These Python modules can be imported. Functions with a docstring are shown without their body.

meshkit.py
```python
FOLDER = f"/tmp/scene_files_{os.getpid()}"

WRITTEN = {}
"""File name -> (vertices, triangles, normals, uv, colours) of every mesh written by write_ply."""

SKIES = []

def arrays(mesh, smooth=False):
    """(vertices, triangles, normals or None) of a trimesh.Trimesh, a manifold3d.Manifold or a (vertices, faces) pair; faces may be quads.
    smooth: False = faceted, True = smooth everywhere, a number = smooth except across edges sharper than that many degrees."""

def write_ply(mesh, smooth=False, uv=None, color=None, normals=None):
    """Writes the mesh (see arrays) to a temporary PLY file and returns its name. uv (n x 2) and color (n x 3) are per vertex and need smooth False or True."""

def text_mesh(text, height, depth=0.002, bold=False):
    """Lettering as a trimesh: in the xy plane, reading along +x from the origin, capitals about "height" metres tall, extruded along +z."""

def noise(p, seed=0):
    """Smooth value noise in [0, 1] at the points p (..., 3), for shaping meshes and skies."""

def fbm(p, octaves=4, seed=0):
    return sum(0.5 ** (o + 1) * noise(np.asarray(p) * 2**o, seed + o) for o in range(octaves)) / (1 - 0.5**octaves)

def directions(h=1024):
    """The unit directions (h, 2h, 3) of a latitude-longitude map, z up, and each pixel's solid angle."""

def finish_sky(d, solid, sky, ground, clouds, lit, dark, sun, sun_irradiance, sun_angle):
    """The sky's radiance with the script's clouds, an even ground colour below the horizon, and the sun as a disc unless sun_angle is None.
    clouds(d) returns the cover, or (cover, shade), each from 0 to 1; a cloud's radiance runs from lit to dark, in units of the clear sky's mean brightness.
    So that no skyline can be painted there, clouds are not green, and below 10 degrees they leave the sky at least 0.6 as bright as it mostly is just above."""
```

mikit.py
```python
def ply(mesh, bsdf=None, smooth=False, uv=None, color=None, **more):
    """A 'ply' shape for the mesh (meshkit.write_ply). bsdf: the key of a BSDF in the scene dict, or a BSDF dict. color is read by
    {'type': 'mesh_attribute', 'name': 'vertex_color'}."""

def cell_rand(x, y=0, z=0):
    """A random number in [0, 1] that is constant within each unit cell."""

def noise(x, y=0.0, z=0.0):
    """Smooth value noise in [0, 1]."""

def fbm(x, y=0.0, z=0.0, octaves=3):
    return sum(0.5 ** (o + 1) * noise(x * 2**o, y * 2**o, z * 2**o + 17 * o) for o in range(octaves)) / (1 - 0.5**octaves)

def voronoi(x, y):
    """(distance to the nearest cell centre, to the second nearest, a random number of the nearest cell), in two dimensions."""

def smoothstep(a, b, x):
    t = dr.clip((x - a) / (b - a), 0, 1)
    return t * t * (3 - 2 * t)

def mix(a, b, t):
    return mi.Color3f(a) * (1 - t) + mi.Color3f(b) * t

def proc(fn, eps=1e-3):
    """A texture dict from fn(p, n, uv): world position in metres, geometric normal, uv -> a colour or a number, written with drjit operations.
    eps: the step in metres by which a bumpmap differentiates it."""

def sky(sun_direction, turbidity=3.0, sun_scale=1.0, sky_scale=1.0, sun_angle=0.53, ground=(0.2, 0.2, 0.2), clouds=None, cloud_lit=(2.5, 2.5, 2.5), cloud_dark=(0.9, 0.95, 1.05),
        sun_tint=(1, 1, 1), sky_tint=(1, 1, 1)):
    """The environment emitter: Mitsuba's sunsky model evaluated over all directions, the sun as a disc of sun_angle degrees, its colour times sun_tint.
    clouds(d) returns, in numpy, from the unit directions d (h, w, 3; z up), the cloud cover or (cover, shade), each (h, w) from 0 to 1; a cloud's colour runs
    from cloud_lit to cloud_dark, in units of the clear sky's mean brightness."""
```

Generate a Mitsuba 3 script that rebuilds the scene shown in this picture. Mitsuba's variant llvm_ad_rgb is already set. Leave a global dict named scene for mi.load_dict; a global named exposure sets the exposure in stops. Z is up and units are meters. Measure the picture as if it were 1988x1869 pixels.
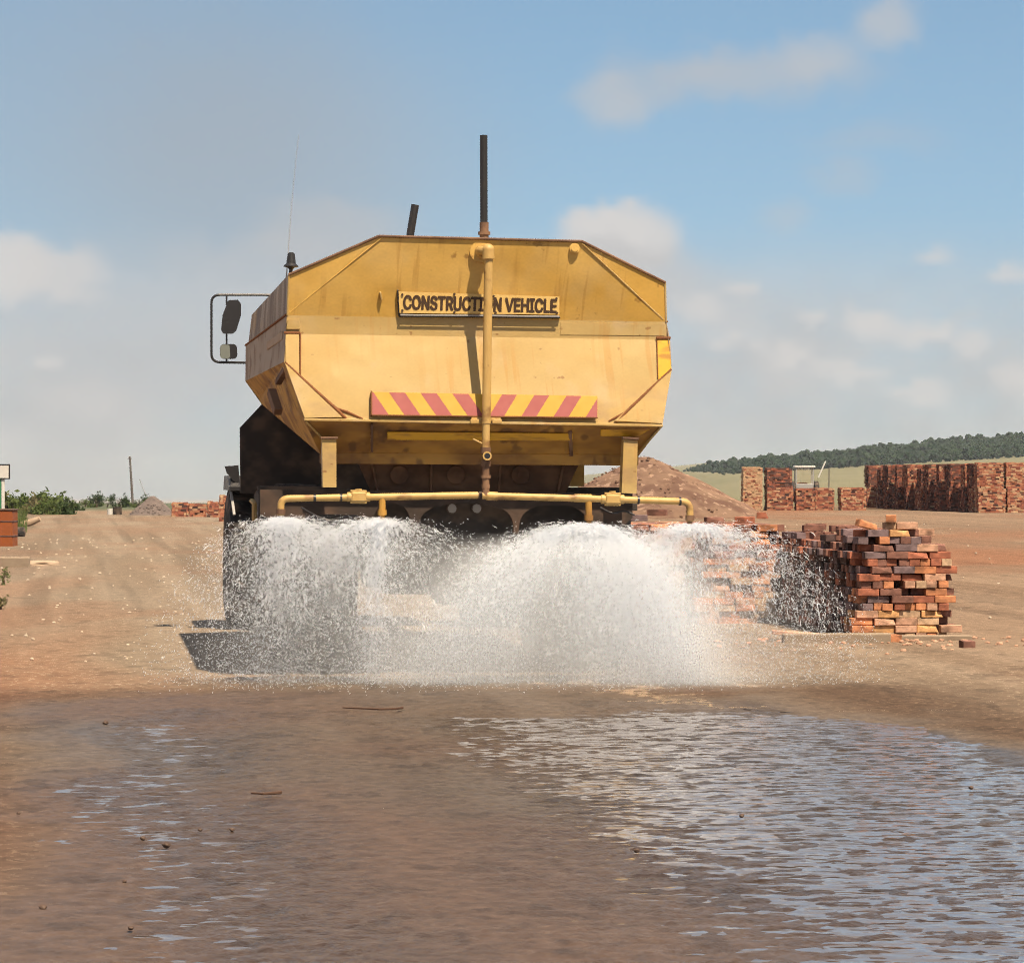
import math, random
import numpy as np, trimesh, manifold3d as m3
import drjit as dr
import mitsuba as mi
import mikit, meshkit
from shapely.geometry import Polygon, Point, box as sbox
from shapely.ops import unary_union

T = mi.ScalarTransform4f
rng = np.random.default_rng(7)
random.seed(7)

# ------------------------------------------------------------------ camera, sky, exposure
F, CX, HY, EYE = 6000.0, 994.0, 928.5, 1.65      # focal length and site horizon of the photograph (pixels of its 1988 x 1869 view), eye height
TILT = 47.0 / 6000.0                             # the yard climbs gently away from the camera
ct, st_ = math.cos(TILT), math.sin(TILT)
SITE = np.array([[1, 0, 0, 0], [0, ct, -st_, 0], [0, st_, ct, 0], [0, 0, 0, 1.0]])   # yard frame -> world


def w3(p):
    return (SITE[:3, :3] @ np.asarray(p, float)).tolist()


scene, labels = {"type": "scene"}, {}
HAZE = True
scene["haze_air"] = {"type": "homogeneous", "albedo": {"type": "rgb", "value": [0.95, 0.95, 0.95]}, "sigma_t": {"type": "rgb", "value": [0.000065, 0.000075, 0.00009]}}
scene["camera"] = {"type": "perspective", "fov": 2 * math.degrees(math.atan(994.0 / F)), "fov_axis": "x", "near_clip": 0.1, "far_clip": 20000.0,
                   "to_world": T().look_at(origin=w3([0, 0, EYE]), target=w3([0, 100, EYE - 0.1]), up=w3([0, 0, 1]))}
if HAZE:
    scene["camera"]["medium"] = {"type": "ref", "id": "haze_air"}

SUN = (0.28, -0.52, 1.0)


def clouds(d):
    el = np.arcsin(np.clip(d[..., 2], -1, 1))
    az = np.arctan2(d[..., 0], d[..., 1])
    U, V = 994 + 6000 * az, 975 - 6000 * el      # angles, 1/6000 rad
    q = np.stack([az * 22, el * 34, az * 0], -1)
    n1 = meshkit.fbm(q + 3.1, 4, 5)
    n2 = meshkit.fbm(q * 3.3 + 9.7, 3, 11)
    n3 = meshkit.fbm(q * 9.0 + 1.7, 2, 17)
    wob = (n2 - 0.5) * 80 + (n3 - 0.5) * 46
    cover, shade = np.zeros(el.shape), np.zeros(el.shape)

    def put(u, v, ru, rv, c, s, soft=0.6):
        nonlocal cover, shade
        r = np.sqrt(((U - u + wob * 0.7) / ru) ** 2 + ((V - v + wob) / rv) ** 2)
        k = np.clip((1 + soft * 0.5 - r) / soft, 0, 1)
        k = k * k * (3 - 2 * k) * c
        shade = np.where(k + cover > 1e-6, (shade * cover * (1 - k) + s * k) / np.maximum(cover * (1 - k) + k, 1e-6), shade)
        cover = cover * (1 - k) + k

    # thin grey veils
    put(150, 250, 620, 330, 0.38, 0.85, 1.6)
    put(560, 330, 330, 200, 0.30, 0.75, 1.4)
    put(430, 300, 250, 280, 0.26, 1.0, 1.6)
    # low bank of pale cloud along the whole horizon
    low = np.clip((V - 400) / 300, 0, 1)
    bank = low * low * (3 - 2 * low) * (0.46 + 0.66 * n1 + 0.40 * (n3 - 0.5))
    bank = np.clip(bank, 0, 0.93)
    cover, shade = np.maximum(cover, bank), np.where(bank > cover, 0.36 + 0.16 * np.clip((V - 600) / 300, 0, 1) + 0.5 * (n2 - 0.5), shade)
    put(300, 640, 360, 150, 0.55, 0.50, 1.2)
    put(640, 450, 150, 60, 0.55, 0.50, 1.0)
    put(560, 520, 200, 70, 0.40, 0.45, 1.0)
    put(20, 525, 95, 58, 0.92, 0.06, 0.8)
    put(125, 545, 90, 46, 0.8, 0.14, 0.8)
    put(160, 770, 80, 30, 0.4, 0.25, 0.9)
    put(1205, 462, 112, 68, 0.93, 0.08, 0.55)
    put(1215, 500, 95, 34, 0.5, 0.55, 1.0)
    put(1190, 440, 60, 30, 0.6, 0.0, 0.9)
    put(1220, 540, 130, 70, 0.7, 0.38, 0.9)
    put(1385, 580, 95, 50, 0.5, 0.36, 1.2)
    put(1190, 200, 66, 36, 0.62, 0.36, 1.3)
    put(1300, 155, 120, 40, 0.36, 0.5, 1.5)
    put(1470, 155, 190, 42, 0.55, 0.45, 1.4)
    put(1590, 118, 75, 40, 0.5, 0.34, 1.3)
    put(1715, 54, 62, 42, 0.62, 0.34, 1.2)
    put(1690, 277, 110, 28, 0.26, 0.5, 1.5)
    put(1635, 345, 60, 24, 0.3, 0.45, 1.5)
    put(1522, 415, 50, 30, 0.32, 0.4, 1.4)
    for u, v, a, b in ((1590, 632, 20, 10), (1676, 628, 30, 14), (1740, 640, 70, 22), (1805, 640, 30, 12), (1880, 672, 26, 24), (1960, 745, 30, 24), (90, 700, 26, 9), (1440, 560, 26, 12), (1352, 592, 34, 16), (1530, 690, 40, 12), (1420, 660, 50, 14), (1640, 720, 60, 14), (1810, 505, 26, 10), (1950, 540, 30, 14), (1775, 760, 50, 14)):
        put(u, v, a * 1.25, b * 1.25, 0.66, 0.05, 0.9)
    # the rest of the sky: scattered clouds, and an unseen pale veil added to whiten puddle reflections
    away = np.clip((np.maximum(np.abs(U - 994) - 1100, -V - 120)) / 500, 0, 1)
    q2 = np.stack([d[..., 0] / (d[..., 2] + 0.25) * 2.2, d[..., 1] / (d[..., 2] + 0.25) * 2.2, d[..., 0] * 0], -1)
    g = (0.66 * np.clip(1 - (el - 0.5) / 0.4, 0, 1) + 0.5 * np.clip((meshkit.fbm(q2 + 2.3, 5, 21) - 0.46) / 0.2, 0, 1)) * away
    shade = np.where(g > cover, 0.35, shade)
    cover = np.maximum(cover, g)
    return cover, shade


scene["sky_light"] = mikit.sky(SUN, turbidity=3.0, ground=(0.3, 0.22, 0.15), clouds=clouds, cloud_lit=(2.40, 2.34, 2.30), cloud_dark=(1.20, 1.28, 1.40), sky_tint=(1.20, 1.40, 1.38), sun_tint=(1.04, 1.0, 0.94), sun_scale=2.5)
exposure = 1.12

# ------------------------------------------------------------------ helpers
used = {}


def key(name, parent=None):
    k = f"{parent}__{name}" if parent else name
    if k not in used:
        used[k] = 0
        return k
    while True:
        used[k] += 1
        n = f"{k}_{used[k]:03d}"
        if n not in used:
            used[n] = 0
            return n


def tag(k, label=None, cat=None, group=None, kind=None):
    e = labels.setdefault(k, {})
    for a, b in (("label", label), ("category", cat), ("group", group), ("kind", kind)):
        if b:
            e[a] = b
    return k


def thing(name, label, cat, group=None):
    return tag(key(name), label, cat, group)


def place(m=None):
    return T((SITE if m is None else SITE @ m).tolist())


def obj(name, mesh, mat, parent=None, m=None, smooth=35, **kw):
    k = key(name, parent)
    scene[k] = mikit.ply(mesh, mat, smooth=smooth, to_world=place(m), **kw)
    return k


cat_ = trimesh.util.concatenate


def mat4(R=None, t=(0, 0, 0)):
    m = np.eye(4)
    if R is not None:
        m[:3, :3] = R
    m[:3, 3] = t
    return m


def rot(ax, deg):
    return trimesh.transformations.rotation_matrix(math.radians(deg), {"x": [1, 0, 0], "y": [0, 1, 0], "z": [0, 0, 1]}[ax])


def to_tm(man):
    q = man.to_mesh()
    return trimesh.Trimesh(np.array(q.vert_properties[:, :3]), np.array(q.tri_verts), process=False)


def cbox(size, c=(0, 0, 0), r=0.006):
    """box with chamfered edges"""
    a = np.array(size) / 2
    r = min(r, a.min() * 0.4)
    pts = []
    for s in np.ndindex(2, 2, 2):
        sg = np.array(s) * 2 - 1
        for k in range(3):
            q = a - r
            q[k] = a[k]
            pts.append(sg * q)
    m = trimesh.convex.convex_hull(np.array(pts))
    m.apply_translation(c)
    return m


def hull(pts):
    return trimesh.convex.convex_hull(np.array(pts, float))


def beam(p, q, w, h, up=(0, 0, 1), r=0.004):
    p, q = np.array(p, float), np.array(q, float)
    d = q - p
    L = np.linalg.norm(d)
    d = d / L
    u = np.array(up, float)
    s = np.cross(d, u)
    if np.linalg.norm(s) < 1e-4:
        s = np.array([1.0, 0, 0])
    s /= np.linalg.norm(s)
    u = np.cross(s, d)
    m = cbox((w, L, h), r=r)
    M = np.eye(4)
    M[:3, 0], M[:3, 1], M[:3, 2], M[:3, 3] = s, d, u, (p + q) / 2
    m.apply_transform(M)
    return m


def tube(pts, r, sides=14, bend=0.0, caps=True):
    """round pipe along a polyline, corners rounded with radius bend"""
    P = [np.array(p, float) for p in pts]
    if bend:
        out = [P[0]]
        for a, b, c in zip(P[:-2], P[1:-1], P[2:]):
            u, v = (a - b), (c - b)
            k = min(bend, np.linalg.norm(u) * 0.49, np.linalg.norm(v) * 0.49)
            a2, c2 = b + u / np.linalg.norm(u) * k, b + v / np.linalg.norm(v) * k
            for t in np.linspace(0, 1, 7):
                out.append((1 - t) ** 2 * a2 + 2 * t * (1 - t) * b + t * t * c2)
        P = out + [P[-1]]
    P = np.array(P)
    R = np.broadcast_to(r, (len(P),))
    tn = np.gradient(P, axis=0)
    tn /= np.linalg.norm(tn, axis=1, keepdims=True)
    ref = np.array([0.3, 0.2, 0.93]) if abs(tn[0][2]) < 0.8 else np.array([0.95, 0.3, 0.05])
    n = np.cross(tn[0], ref)
    n /= np.linalg.norm(n)
    rings, ang = [], np.arange(sides) * 2 * np.pi / sides
    for i in range(len(P)):
        n = n - tn[i] * (n @ tn[i])
        n /= np.linalg.norm(n)
        b = np.cross(tn[i], n)
        rings.append(P[i] + R[i] * (np.cos(ang)[:, None] * n + np.sin(ang)[:, None] * b))
    v = np.vstack(rings)
    f = []
    for i in range(len(P) - 1):
        for j in range(sides):
            a, b = i * sides + j, i * sides + (j + 1) % sides
            f += [[a, b, b + sides], [a, b + sides, a + sides]]
    if caps:
        v = np.vstack([v, P[:1], P[-1:]])
        k0, k1, o = len(v) - 2, len(v) - 1, (len(P) - 1) * sides
        for j in range(sides):
            f += [[k0, (j + 1) % sides, j], [k1, o + j, o + (j + 1) % sides]]
    m = trimesh.Trimesh(v, np.array(f), process=False)
    return m


def cyl(p, q, r, sides=20):
    return tube([p, q], r, sides)


def plate(pts, n, t):
    """a flat polygon (3-d points in order) thickened by t along n"""
    P, n = np.array(pts, float), np.array(n, float)
    n /= np.linalg.norm(n)
    k = len(P)
    v = np.vstack([P, P + n * t])
    f = []
    # ear-clip through 2-d projection
    ax = np.cross(n, [0, 0, 1]) if abs(n[2]) < 0.9 else np.array([1.0, 0, 0])
    ax /= np.linalg.norm(ax)
    ay = np.cross(n, ax)
    p2 = np.stack([P @ ax, P @ ay], 1)
    tri = trimesh.creation.triangulate_polygon(Polygon(p2), engine="earcut")
    idx = [int(np.argmin(((p2 - q) ** 2).sum(1))) for q in tri[0]]
    for a, b, c in tri[1]:
        a, b, c = idx[a], idx[b], idx[c]
        f += [[a, c, b], [a + k, b + k, c + k]]
    for i in range(k):
        j = (i + 1) % k
        f += [[i, j, j + k], [i, j + k, i + k]]
    m = trimesh.Trimesh(v, np.array(f), process=False)
    m.fix_normals()
    return m


def facet(quads):
    """list of polygons (3-d, convex) -> mesh with separate faces"""
    v, f = [], []
    for P in quads:
        o = len(v)
        v += [list(p) for p in P]
        f += [[o, o + i, o + i + 1] for i in range(1, len(P) - 1)]
    return trimesh.Trimesh(np.array(v, float), np.array(f), process=False)


def lathe(profile, sides=28):
    return trimesh.creation.revolve(np.array(profile, float), sections=sides)


def rock(r, seed, flat=0.7, sub=1):
    m = trimesh.creation.icosphere(subdivisions=sub)
    v = m.vertices * (0.72 + 0.55 * meshkit.noise(m.vertices * 1.7 + seed * 3.7, seed)[:, None])
    m.vertices = v * r * np.array([1, 0.9, flat])
    return m


# ------------------------------------------------------------------ materials
N, FB, SM, MX = mikit.noise, mikit.fbm, mikit.smoothstep, mikit.mix


def rgb(c):
    return {"type": "rgb", "value": list(c)}


def mat(name, color, rough=0.6, two=True, bump=None, scale=0.004, **kw):
    b = {"type": "principled", "base_color": mikit.proc(color) if callable(color) else rgb(color), "roughness": rough if isinstance(rough, dict) else float(rough), **kw}
    if bump is not None:
        b = {"type": "bumpmap", "tex": mikit.proc(bump, eps=2e-3), "bsdf": b, "scale": scale}
    scene[name] = {"type": "twosided", "b": b} if two else b
    return name


YAW, ROLL = 8.0, 0.75
TRUCK_AT = (-0.275, 25.0, 0.0)
cy8, sy8 = math.cos(math.radians(YAW)), math.sin(math.radians(YAW))


def tloc(p):
    """truck-frame coordinates of a yard point (drjit or numpy): across, along, up"""
    dx, dy = p[0] - TRUCK_AT[0], p[1] - TRUCK_AT[1]
    return dx * cy8 + dy * sy8, -dx * sy8 + dy * cy8, p[2] - p[1] * TILT


def c_paint(p, n, uv):
    x, y, z = tloc(p)
    a = FB(x * 1.3 + 4, y * 1.3, z * 1.3, 4)
    streak = FB(x * 26 + y * 9, 3.3, z * 1.6, 3)
    fine = FB(x * 60, y * 60, z * 60, 2)
    base = MX((0.485, 0.292, 0.060), (0.555, 0.362, 0.105), SM(0.3, 0.7, a))
    base = MX(base, (0.464, 0.328, 0.136), SM(0.5, 0.8, FB(x * 3, y * 3 + 7, z * 2.2, 4)) * 0.55)
    base = MX(base, (0.288, 0.136, 0.028), SM(0.55, 0.70, streak) * 0.36 * SM(0.38, 0.6, FB(x * 2.1 + 9, y, z * 1.1, 2)))
    rust = SM(0.72, 0.80, FB(x * 12 + 2, y * 7, z * 9, 4))
    return MX(base * (0.93 + 0.14 * fine), (0.16, 0.065, 0.02), rust * 0.55)


def c_pale(p, n, uv):
    x, y, z = tloc(p)
    a = FB(x * 1.1 + 1, y * 1.3, z * 1.5, 4)
    streak = FB(x * 30 + y * 9, 8.3, z * 1.5, 3)
    fine = FB(x * 70, y * 70, z * 70, 2)
    base = MX((0.400, 0.276, 0.100), (0.432, 0.324, 0.144), SM(0.3, 0.7, a))
    base = MX(base, (0.440, 0.336, 0.192), SM(0.55, 0.8, FB(x * 5, y * 3 + 7, z * 3.4, 4)) * 0.6)
    base = MX(base, (0.400, 0.224, 0.064), SM(0.54, 0.70, streak) * 0.5 * SM(0.35, 0.6, FB(x * 2.3 + 3, y, z * 0.9, 2)))
    base = MX(base, (0.320, 0.216, 0.104), SM(0.50, 0.75, FB(x * 4, 5.0, z * 6, 4)) * SM(2.55, 2.10, z) * 0.8)
    sp = SM(0.77, 0.84, FB(x * 17 + 2, y * 7, z * 17, 3))
    return MX(base * (0.95 + 0.1 * fine), (0.20, 0.085, 0.03), sp * 0.6)


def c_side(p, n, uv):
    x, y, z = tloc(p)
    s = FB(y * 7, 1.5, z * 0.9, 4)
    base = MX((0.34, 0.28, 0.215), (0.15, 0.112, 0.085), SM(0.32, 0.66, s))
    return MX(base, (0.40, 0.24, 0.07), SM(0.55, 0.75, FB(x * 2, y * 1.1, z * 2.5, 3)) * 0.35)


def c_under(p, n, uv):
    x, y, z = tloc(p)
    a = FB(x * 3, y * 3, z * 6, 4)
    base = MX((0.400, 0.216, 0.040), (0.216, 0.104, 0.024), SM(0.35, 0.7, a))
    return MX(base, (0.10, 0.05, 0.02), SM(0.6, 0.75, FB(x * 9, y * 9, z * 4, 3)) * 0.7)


def c_dirty(p, n, uv):
    x, y, z = tloc(p)
    a = FB(x * 5, y * 5, z * 5, 4)
    return MX((0.032, 0.026, 0.023), (0.11, 0.075, 0.052), SM(0.4, 0.75, a))


def c_rust(p, n, uv):
    a = FB(p.x * 14, p.y * 14, p.z * 14, 3)
    return MX((0.10, 0.038, 0.014), (0.22, 0.085, 0.025), a)


def c_tyre(p, n, uv):
    a = FB(p.x * 8, p.y * 8, p.z * 8, 3)
    return MX((0.020, 0.019, 0.020), (0.115, 0.085, 0.065), SM(0.42, 0.75, a))


dent = lambda p, n, uv: FB(p.x * 1.7, p.y * 1.7, p.z * 2.3, 2) + 0.25 * FB(p.x * 7, p.y * 5, p.z * 6, 2)  # noqa: E731
mat("paint", c_paint, 0.5, bump=dent, scale=0.022, specular=0.35)
mat("paint_pale", c_pale, 0.5, bump=dent, scale=0.022, specular=0.35)
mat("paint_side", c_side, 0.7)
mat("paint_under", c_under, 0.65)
mat("pipe_paint", lambda p, n, uv: MX(MX((0.400, 0.248, 0.072), (0.456, 0.312, 0.120), FB(p.x * 20, p.y * 20, p.z * 9, 3)), (0.16, 0.075, 0.03), SM(0.56, 0.74, FB(p.x * 8, p.y * 8, p.z * 8, 4)) * 0.75), 0.5, specular=0.5)
mat("dirty_metal", c_dirty, 0.75)
mat("brown_metal", lambda p, n, uv: MX((0.094, 0.049, 0.029), (0.194, 0.108, 0.061), SM(0.3, 0.75, FB(p.x * 6, p.y * 6, p.z * 6, 4))), 0.75)
mat("rail_paint", lambda p, n, uv: MX(MX((0.30, 0.235, 0.175), (0.23, 0.165, 0.115), SM(0.35, 0.7, FB(p.x * 2 + p.y * 2, 2.0, p.z * 3, 4))), (0.14, 0.085, 0.05), SM(0.6, 0.75, FB(p.x * 3 + p.y * 4, 7.0, p.z * 4, 4)) * 0.7), 0.7)
mat("frame_metal", lambda p, n, uv: MX((0.027, 0.017, 0.012), (0.072, 0.042, 0.027), SM(0.35, 0.8, FB(p.x * 6, p.y * 6, p.z * 6, 4))), 0.75)
mat("rust", c_rust, 0.85)
mat("black_paint", (0.018, 0.018, 0.021), 0.4)
mat("black_pipe", lambda p, n, uv: MX((0.016, 0.016, 0.018), (0.05, 0.035, 0.025), SM(0.5, 0.8, FB(p.x * 9, p.y * 9, p.z * 5, 3))), 0.45)
mat("tyre_rubber", c_tyre, 0.85)
mat("flap_rubber", lambda p, n, uv: MX((0.045, 0.045, 0.052), (0.10, 0.085, 0.075), FB(p.x * 7, p.y * 7, p.z * 3, 4)), 0.7)
mat("sign_yellow", lambda p, n, uv: MX((0.58, 0.385, 0.12), (0.62, 0.44, 0.16), FB(p.x * 6, p.y * 6, p.z * 9, 3)), 0.5)
mat("letter_paint", (0.055, 0.03, 0.015), 0.5)
mat("board_yellow", lambda p, n, uv: MX((0.432, 0.256, 0.016), (0.464, 0.304, 0.044), FB(p.x * 12, p.y * 9, p.z * 12, 3)), 0.45)
mat("board_red", lambda p, n, uv: MX((0.272, 0.058, 0.056), (0.320, 0.088, 0.080), FB(p.x * 12, p.y * 9, p.z * 12, 3)), 0.45)
mat("strip_yellow", lambda p, n, uv: MX((0.576, 0.320, 0.012), (0.360, 0.176, 0.016), SM(0.45, 0.75, FB(p.x * 7, p.y * 9, p.z * 20, 3))), 0.5)
mat("mirror_glass", (0.75, 0.8, 0.76), 0.08, metallic=1.0)
mat("lamp_lens", (0.35, 0.33, 0.31), 0.25, specular=0.6)
mat("mirror_lit_half", (0.16, 0.18, 0.165), 0.25, specular=0.6)
mat("window_glass", (0.03, 0.04, 0.045), 0.06, specular=0.6)
mat("grey_steel", (0.28, 0.28, 0.28), 0.5)
mat("white_paint", lambda p, n, uv: MX((0.592, 0.592, 0.576), (0.480, 0.472, 0.448), FB(p.x * 4, p.y * 4, p.z * 4, 3)), 0.5)
mat("green_paint", (0.02, 0.16, 0.07), 0.5)
mat("orange_paint", lambda p, n, uv: MX((0.264, 0.068, 0.010), (0.176, 0.044, 0.010), FB(p.x * 3, p.y * 3, p.z * 7, 4)), 0.6)
mat("concrete", lambda p, n, uv: MX((0.272, 0.216, 0.160), (0.176, 0.132, 0.096), FB(p.x * 9, p.y * 9, p.z * 14, 4)), 0.9)
mat("pale_rubble", lambda p, n, uv: MX((0.368, 0.296, 0.216), (0.264, 0.176, 0.120), FB(p.x * 6, p.y * 6, p.z * 9, 4)), 0.9)
mat("dark_stone", lambda p, n, uv: MX((0.05, 0.032, 0.024), (0.10, 0.06, 0.04), FB(p.x * 40, p.y * 40, p.z * 40, 2)), 0.7)
mat("pale_stone", (0.440, 0.376, 0.304), 0.8)
mat("twig_wood", (0.07, 0.036, 0.022), 0.8)
mat("pole_wood", (0.10, 0.09, 0.085), 0.85)
mat("dirt_heap_soil", lambda p, n, uv: MX(MX((0.150, 0.093, 0.062), (0.093, 0.050, 0.034), SM(0.35, 0.7, FB(p.x * 1.6, p.y * 1.6, p.z * 1.6, 4))), (0.230, 0.154, 0.109), SM(0.6, 0.75, FB(p.x * 5, p.y * 5, p.z * 5, 3))), 0.95)
mat("grey_heap_soil", lambda p, n, uv: MX((0.084, 0.070, 0.066), (0.152, 0.120, 0.108), FB(p.x * 5, p.y * 5, p.z * 5, 4)), 0.95)
for nm, c0, c1 in (("leaf_bush", (0.068, 0.108, 0.032), (0.136, 0.168, 0.068)), ("leaf_dark", (0.040, 0.068, 0.028), (0.072, 0.100, 0.048)), ("leaf_dry", (0.136, 0.136, 0.072), (0.208, 0.184, 0.104))):
    scene[nm] = {"type": "principledthin", "base_color": mikit.proc((lambda a, b: lambda p, n, uv: MX(a, b, FB(p.x * 2.1, p.y * 2.1, p.z * 2.1, 3)))(c0, c1)), "roughness": 0.6, "diff_trans": 0.7, "spec_trans": 0.0}
mat("forest_leaf", lambda p, n, uv: MX((0.008, 0.020, 0.011), (0.021, 0.037, 0.019), SM(0.3, 0.75, FB(p.x * 0.30, p.y * 0.12, p.z * 0.4, 4))), 0.95, specular=0.1)
scene["spray_water"] = {"type": "principledthin", "base_color": rgb((0.83, 0.87, 0.92)), "roughness": 0.25, "diff_trans": 0.9, "spec_trans": 0.0}

# ------------------------------------------------------------------ the ground
def zone(p, fn):
    """wetness, film of standing water, damp rim (0..1) at yard points, from numpy or drjit noise 'fn'"""
    x, y, _ = tloc(p)
    wob = (fn(p[0] * 0.9, p[1] * 0.55) - 0.5) * 1.3 + (fn(p[0] * 3.3 + 8, p[1] * 2.2) - 0.5) * 0.45
    return x + wob * 0.5, y + wob * 1.3


def nstep(a, b, x):
    t = np.clip((x - a) / (b - a), 0, 1)
    return t * t * (3 - 2 * t)


def wet_of(x, y, sm):
    right_edge = 1.75 - 0.16 * (y + 3.0)
    wet = sm(-0.7, -2.3, y) * sm(-3.9, -3.35, x) * sm(0.9, -0.2, x - right_edge)
    film_r = sm(-2.6, -4.2, y) * sm(-2.0, -0.1, x) * sm(0.25, -0.15, x - right_edge)
    film_l = 0.72 * sm(-3.3, -4.2, y) * sm(-3.35, -2.95, x) * sm(-1.7, -2.7, x)
    return wet, film_r, film_l


def np_noise(a, b):
    return meshkit.noise(np.stack([np.asarray(a, float), np.asarray(b, float), np.zeros_like(np.asarray(a, float))], -1))


def hill_up(x, y):
    u = nstep(700, 1900, y)
    amp = np.where(x > 94, 5 + (x - 94) * 0.098, 5 * nstep(70, 94, x))
    amp = np.minimum(amp, 40)
    return u * amp * 1.0


def ground_z(x, y):
    """yard-frame height of the ground"""
    left = -np.maximum(y - 150, 0) * TILT * nstep(120, 260, y)
    right = -np.maximum(y - 185, 0) * 0.002 * nstep(185, 260, y) * (1 - nstep(300, 900, y)) + hill_up(x, y)
    z = left + (right - left) * nstep(18, 100, x)
    z = z + 0.05 * (meshkit.fbm(np.stack([x * 0.12, y * 0.10, x * 0], -1), 3) - 0.5) * nstep(26, 45, y)
    return z


def micro(x, y):
    P = np.stack([x, y, np.zeros_like(x)], -1)
    X, Y = zone((x, y, 0.0), np_noise)
    wet, fr, fl = wet_of(X, Y, nstep)
    film = np.maximum(fr, fl)
    lump = meshkit.fbm(P * np.array([10.5, 17.0, 1]), 3, 3) - 0.5
    small = meshkit.fbm(P * np.array([22, 22, 1]), 2, 9) - 0.5
    dry = 0.032 * (meshkit.fbm(P * 2.6, 4, 4) - 0.5) + 0.010 * small + 0.014
    wetz = 0.016 * (1 - film) + 0.032 * lump * (0.4 + 0.6 * film) + 0.012 * small - 0.0012 - 0.002 * fr - 0.0022 * fl
    k = np.maximum(wet, film)
    return dry * (1 - k) + wetz * k


xs = np.concatenate([-np.geomspace(4000, 6.0, 62)[:-1], np.arange(-6.0, 7.0, 0.036), np.geomspace(7.0, 4000, 62)])
ys = np.concatenate([np.arange(-30, 8.5, 2.5), np.arange(8.5, 27, 0.036), np.geomspace(27, 5000, 210)])
GX, GY = np.meshgrid(xs, ys)
GZ = ground_z(GX, GY)
near = (np.abs(GX) < 40) & (GY < 160)
fade = (1 - nstep(60, 150, GY)) * (1 - nstep(15, 38, np.abs(GX)))
GZ = GZ + np.where(near, micro(GX, GY) * fade, 0)
gi = np.arange(GX.size).reshape(GX.shape)
gq = np.stack([gi[:-1, :-1], gi[:-1, 1:], gi[1:, 1:], gi[1:, :-1]], -1).reshape(-1, 4)
gv = np.stack([GX, GY, GZ], -1).reshape(-1, 3)


def g_wet(p):
    X, Y = zone(p, N)
    return wet_of(X, Y, SM)


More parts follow.
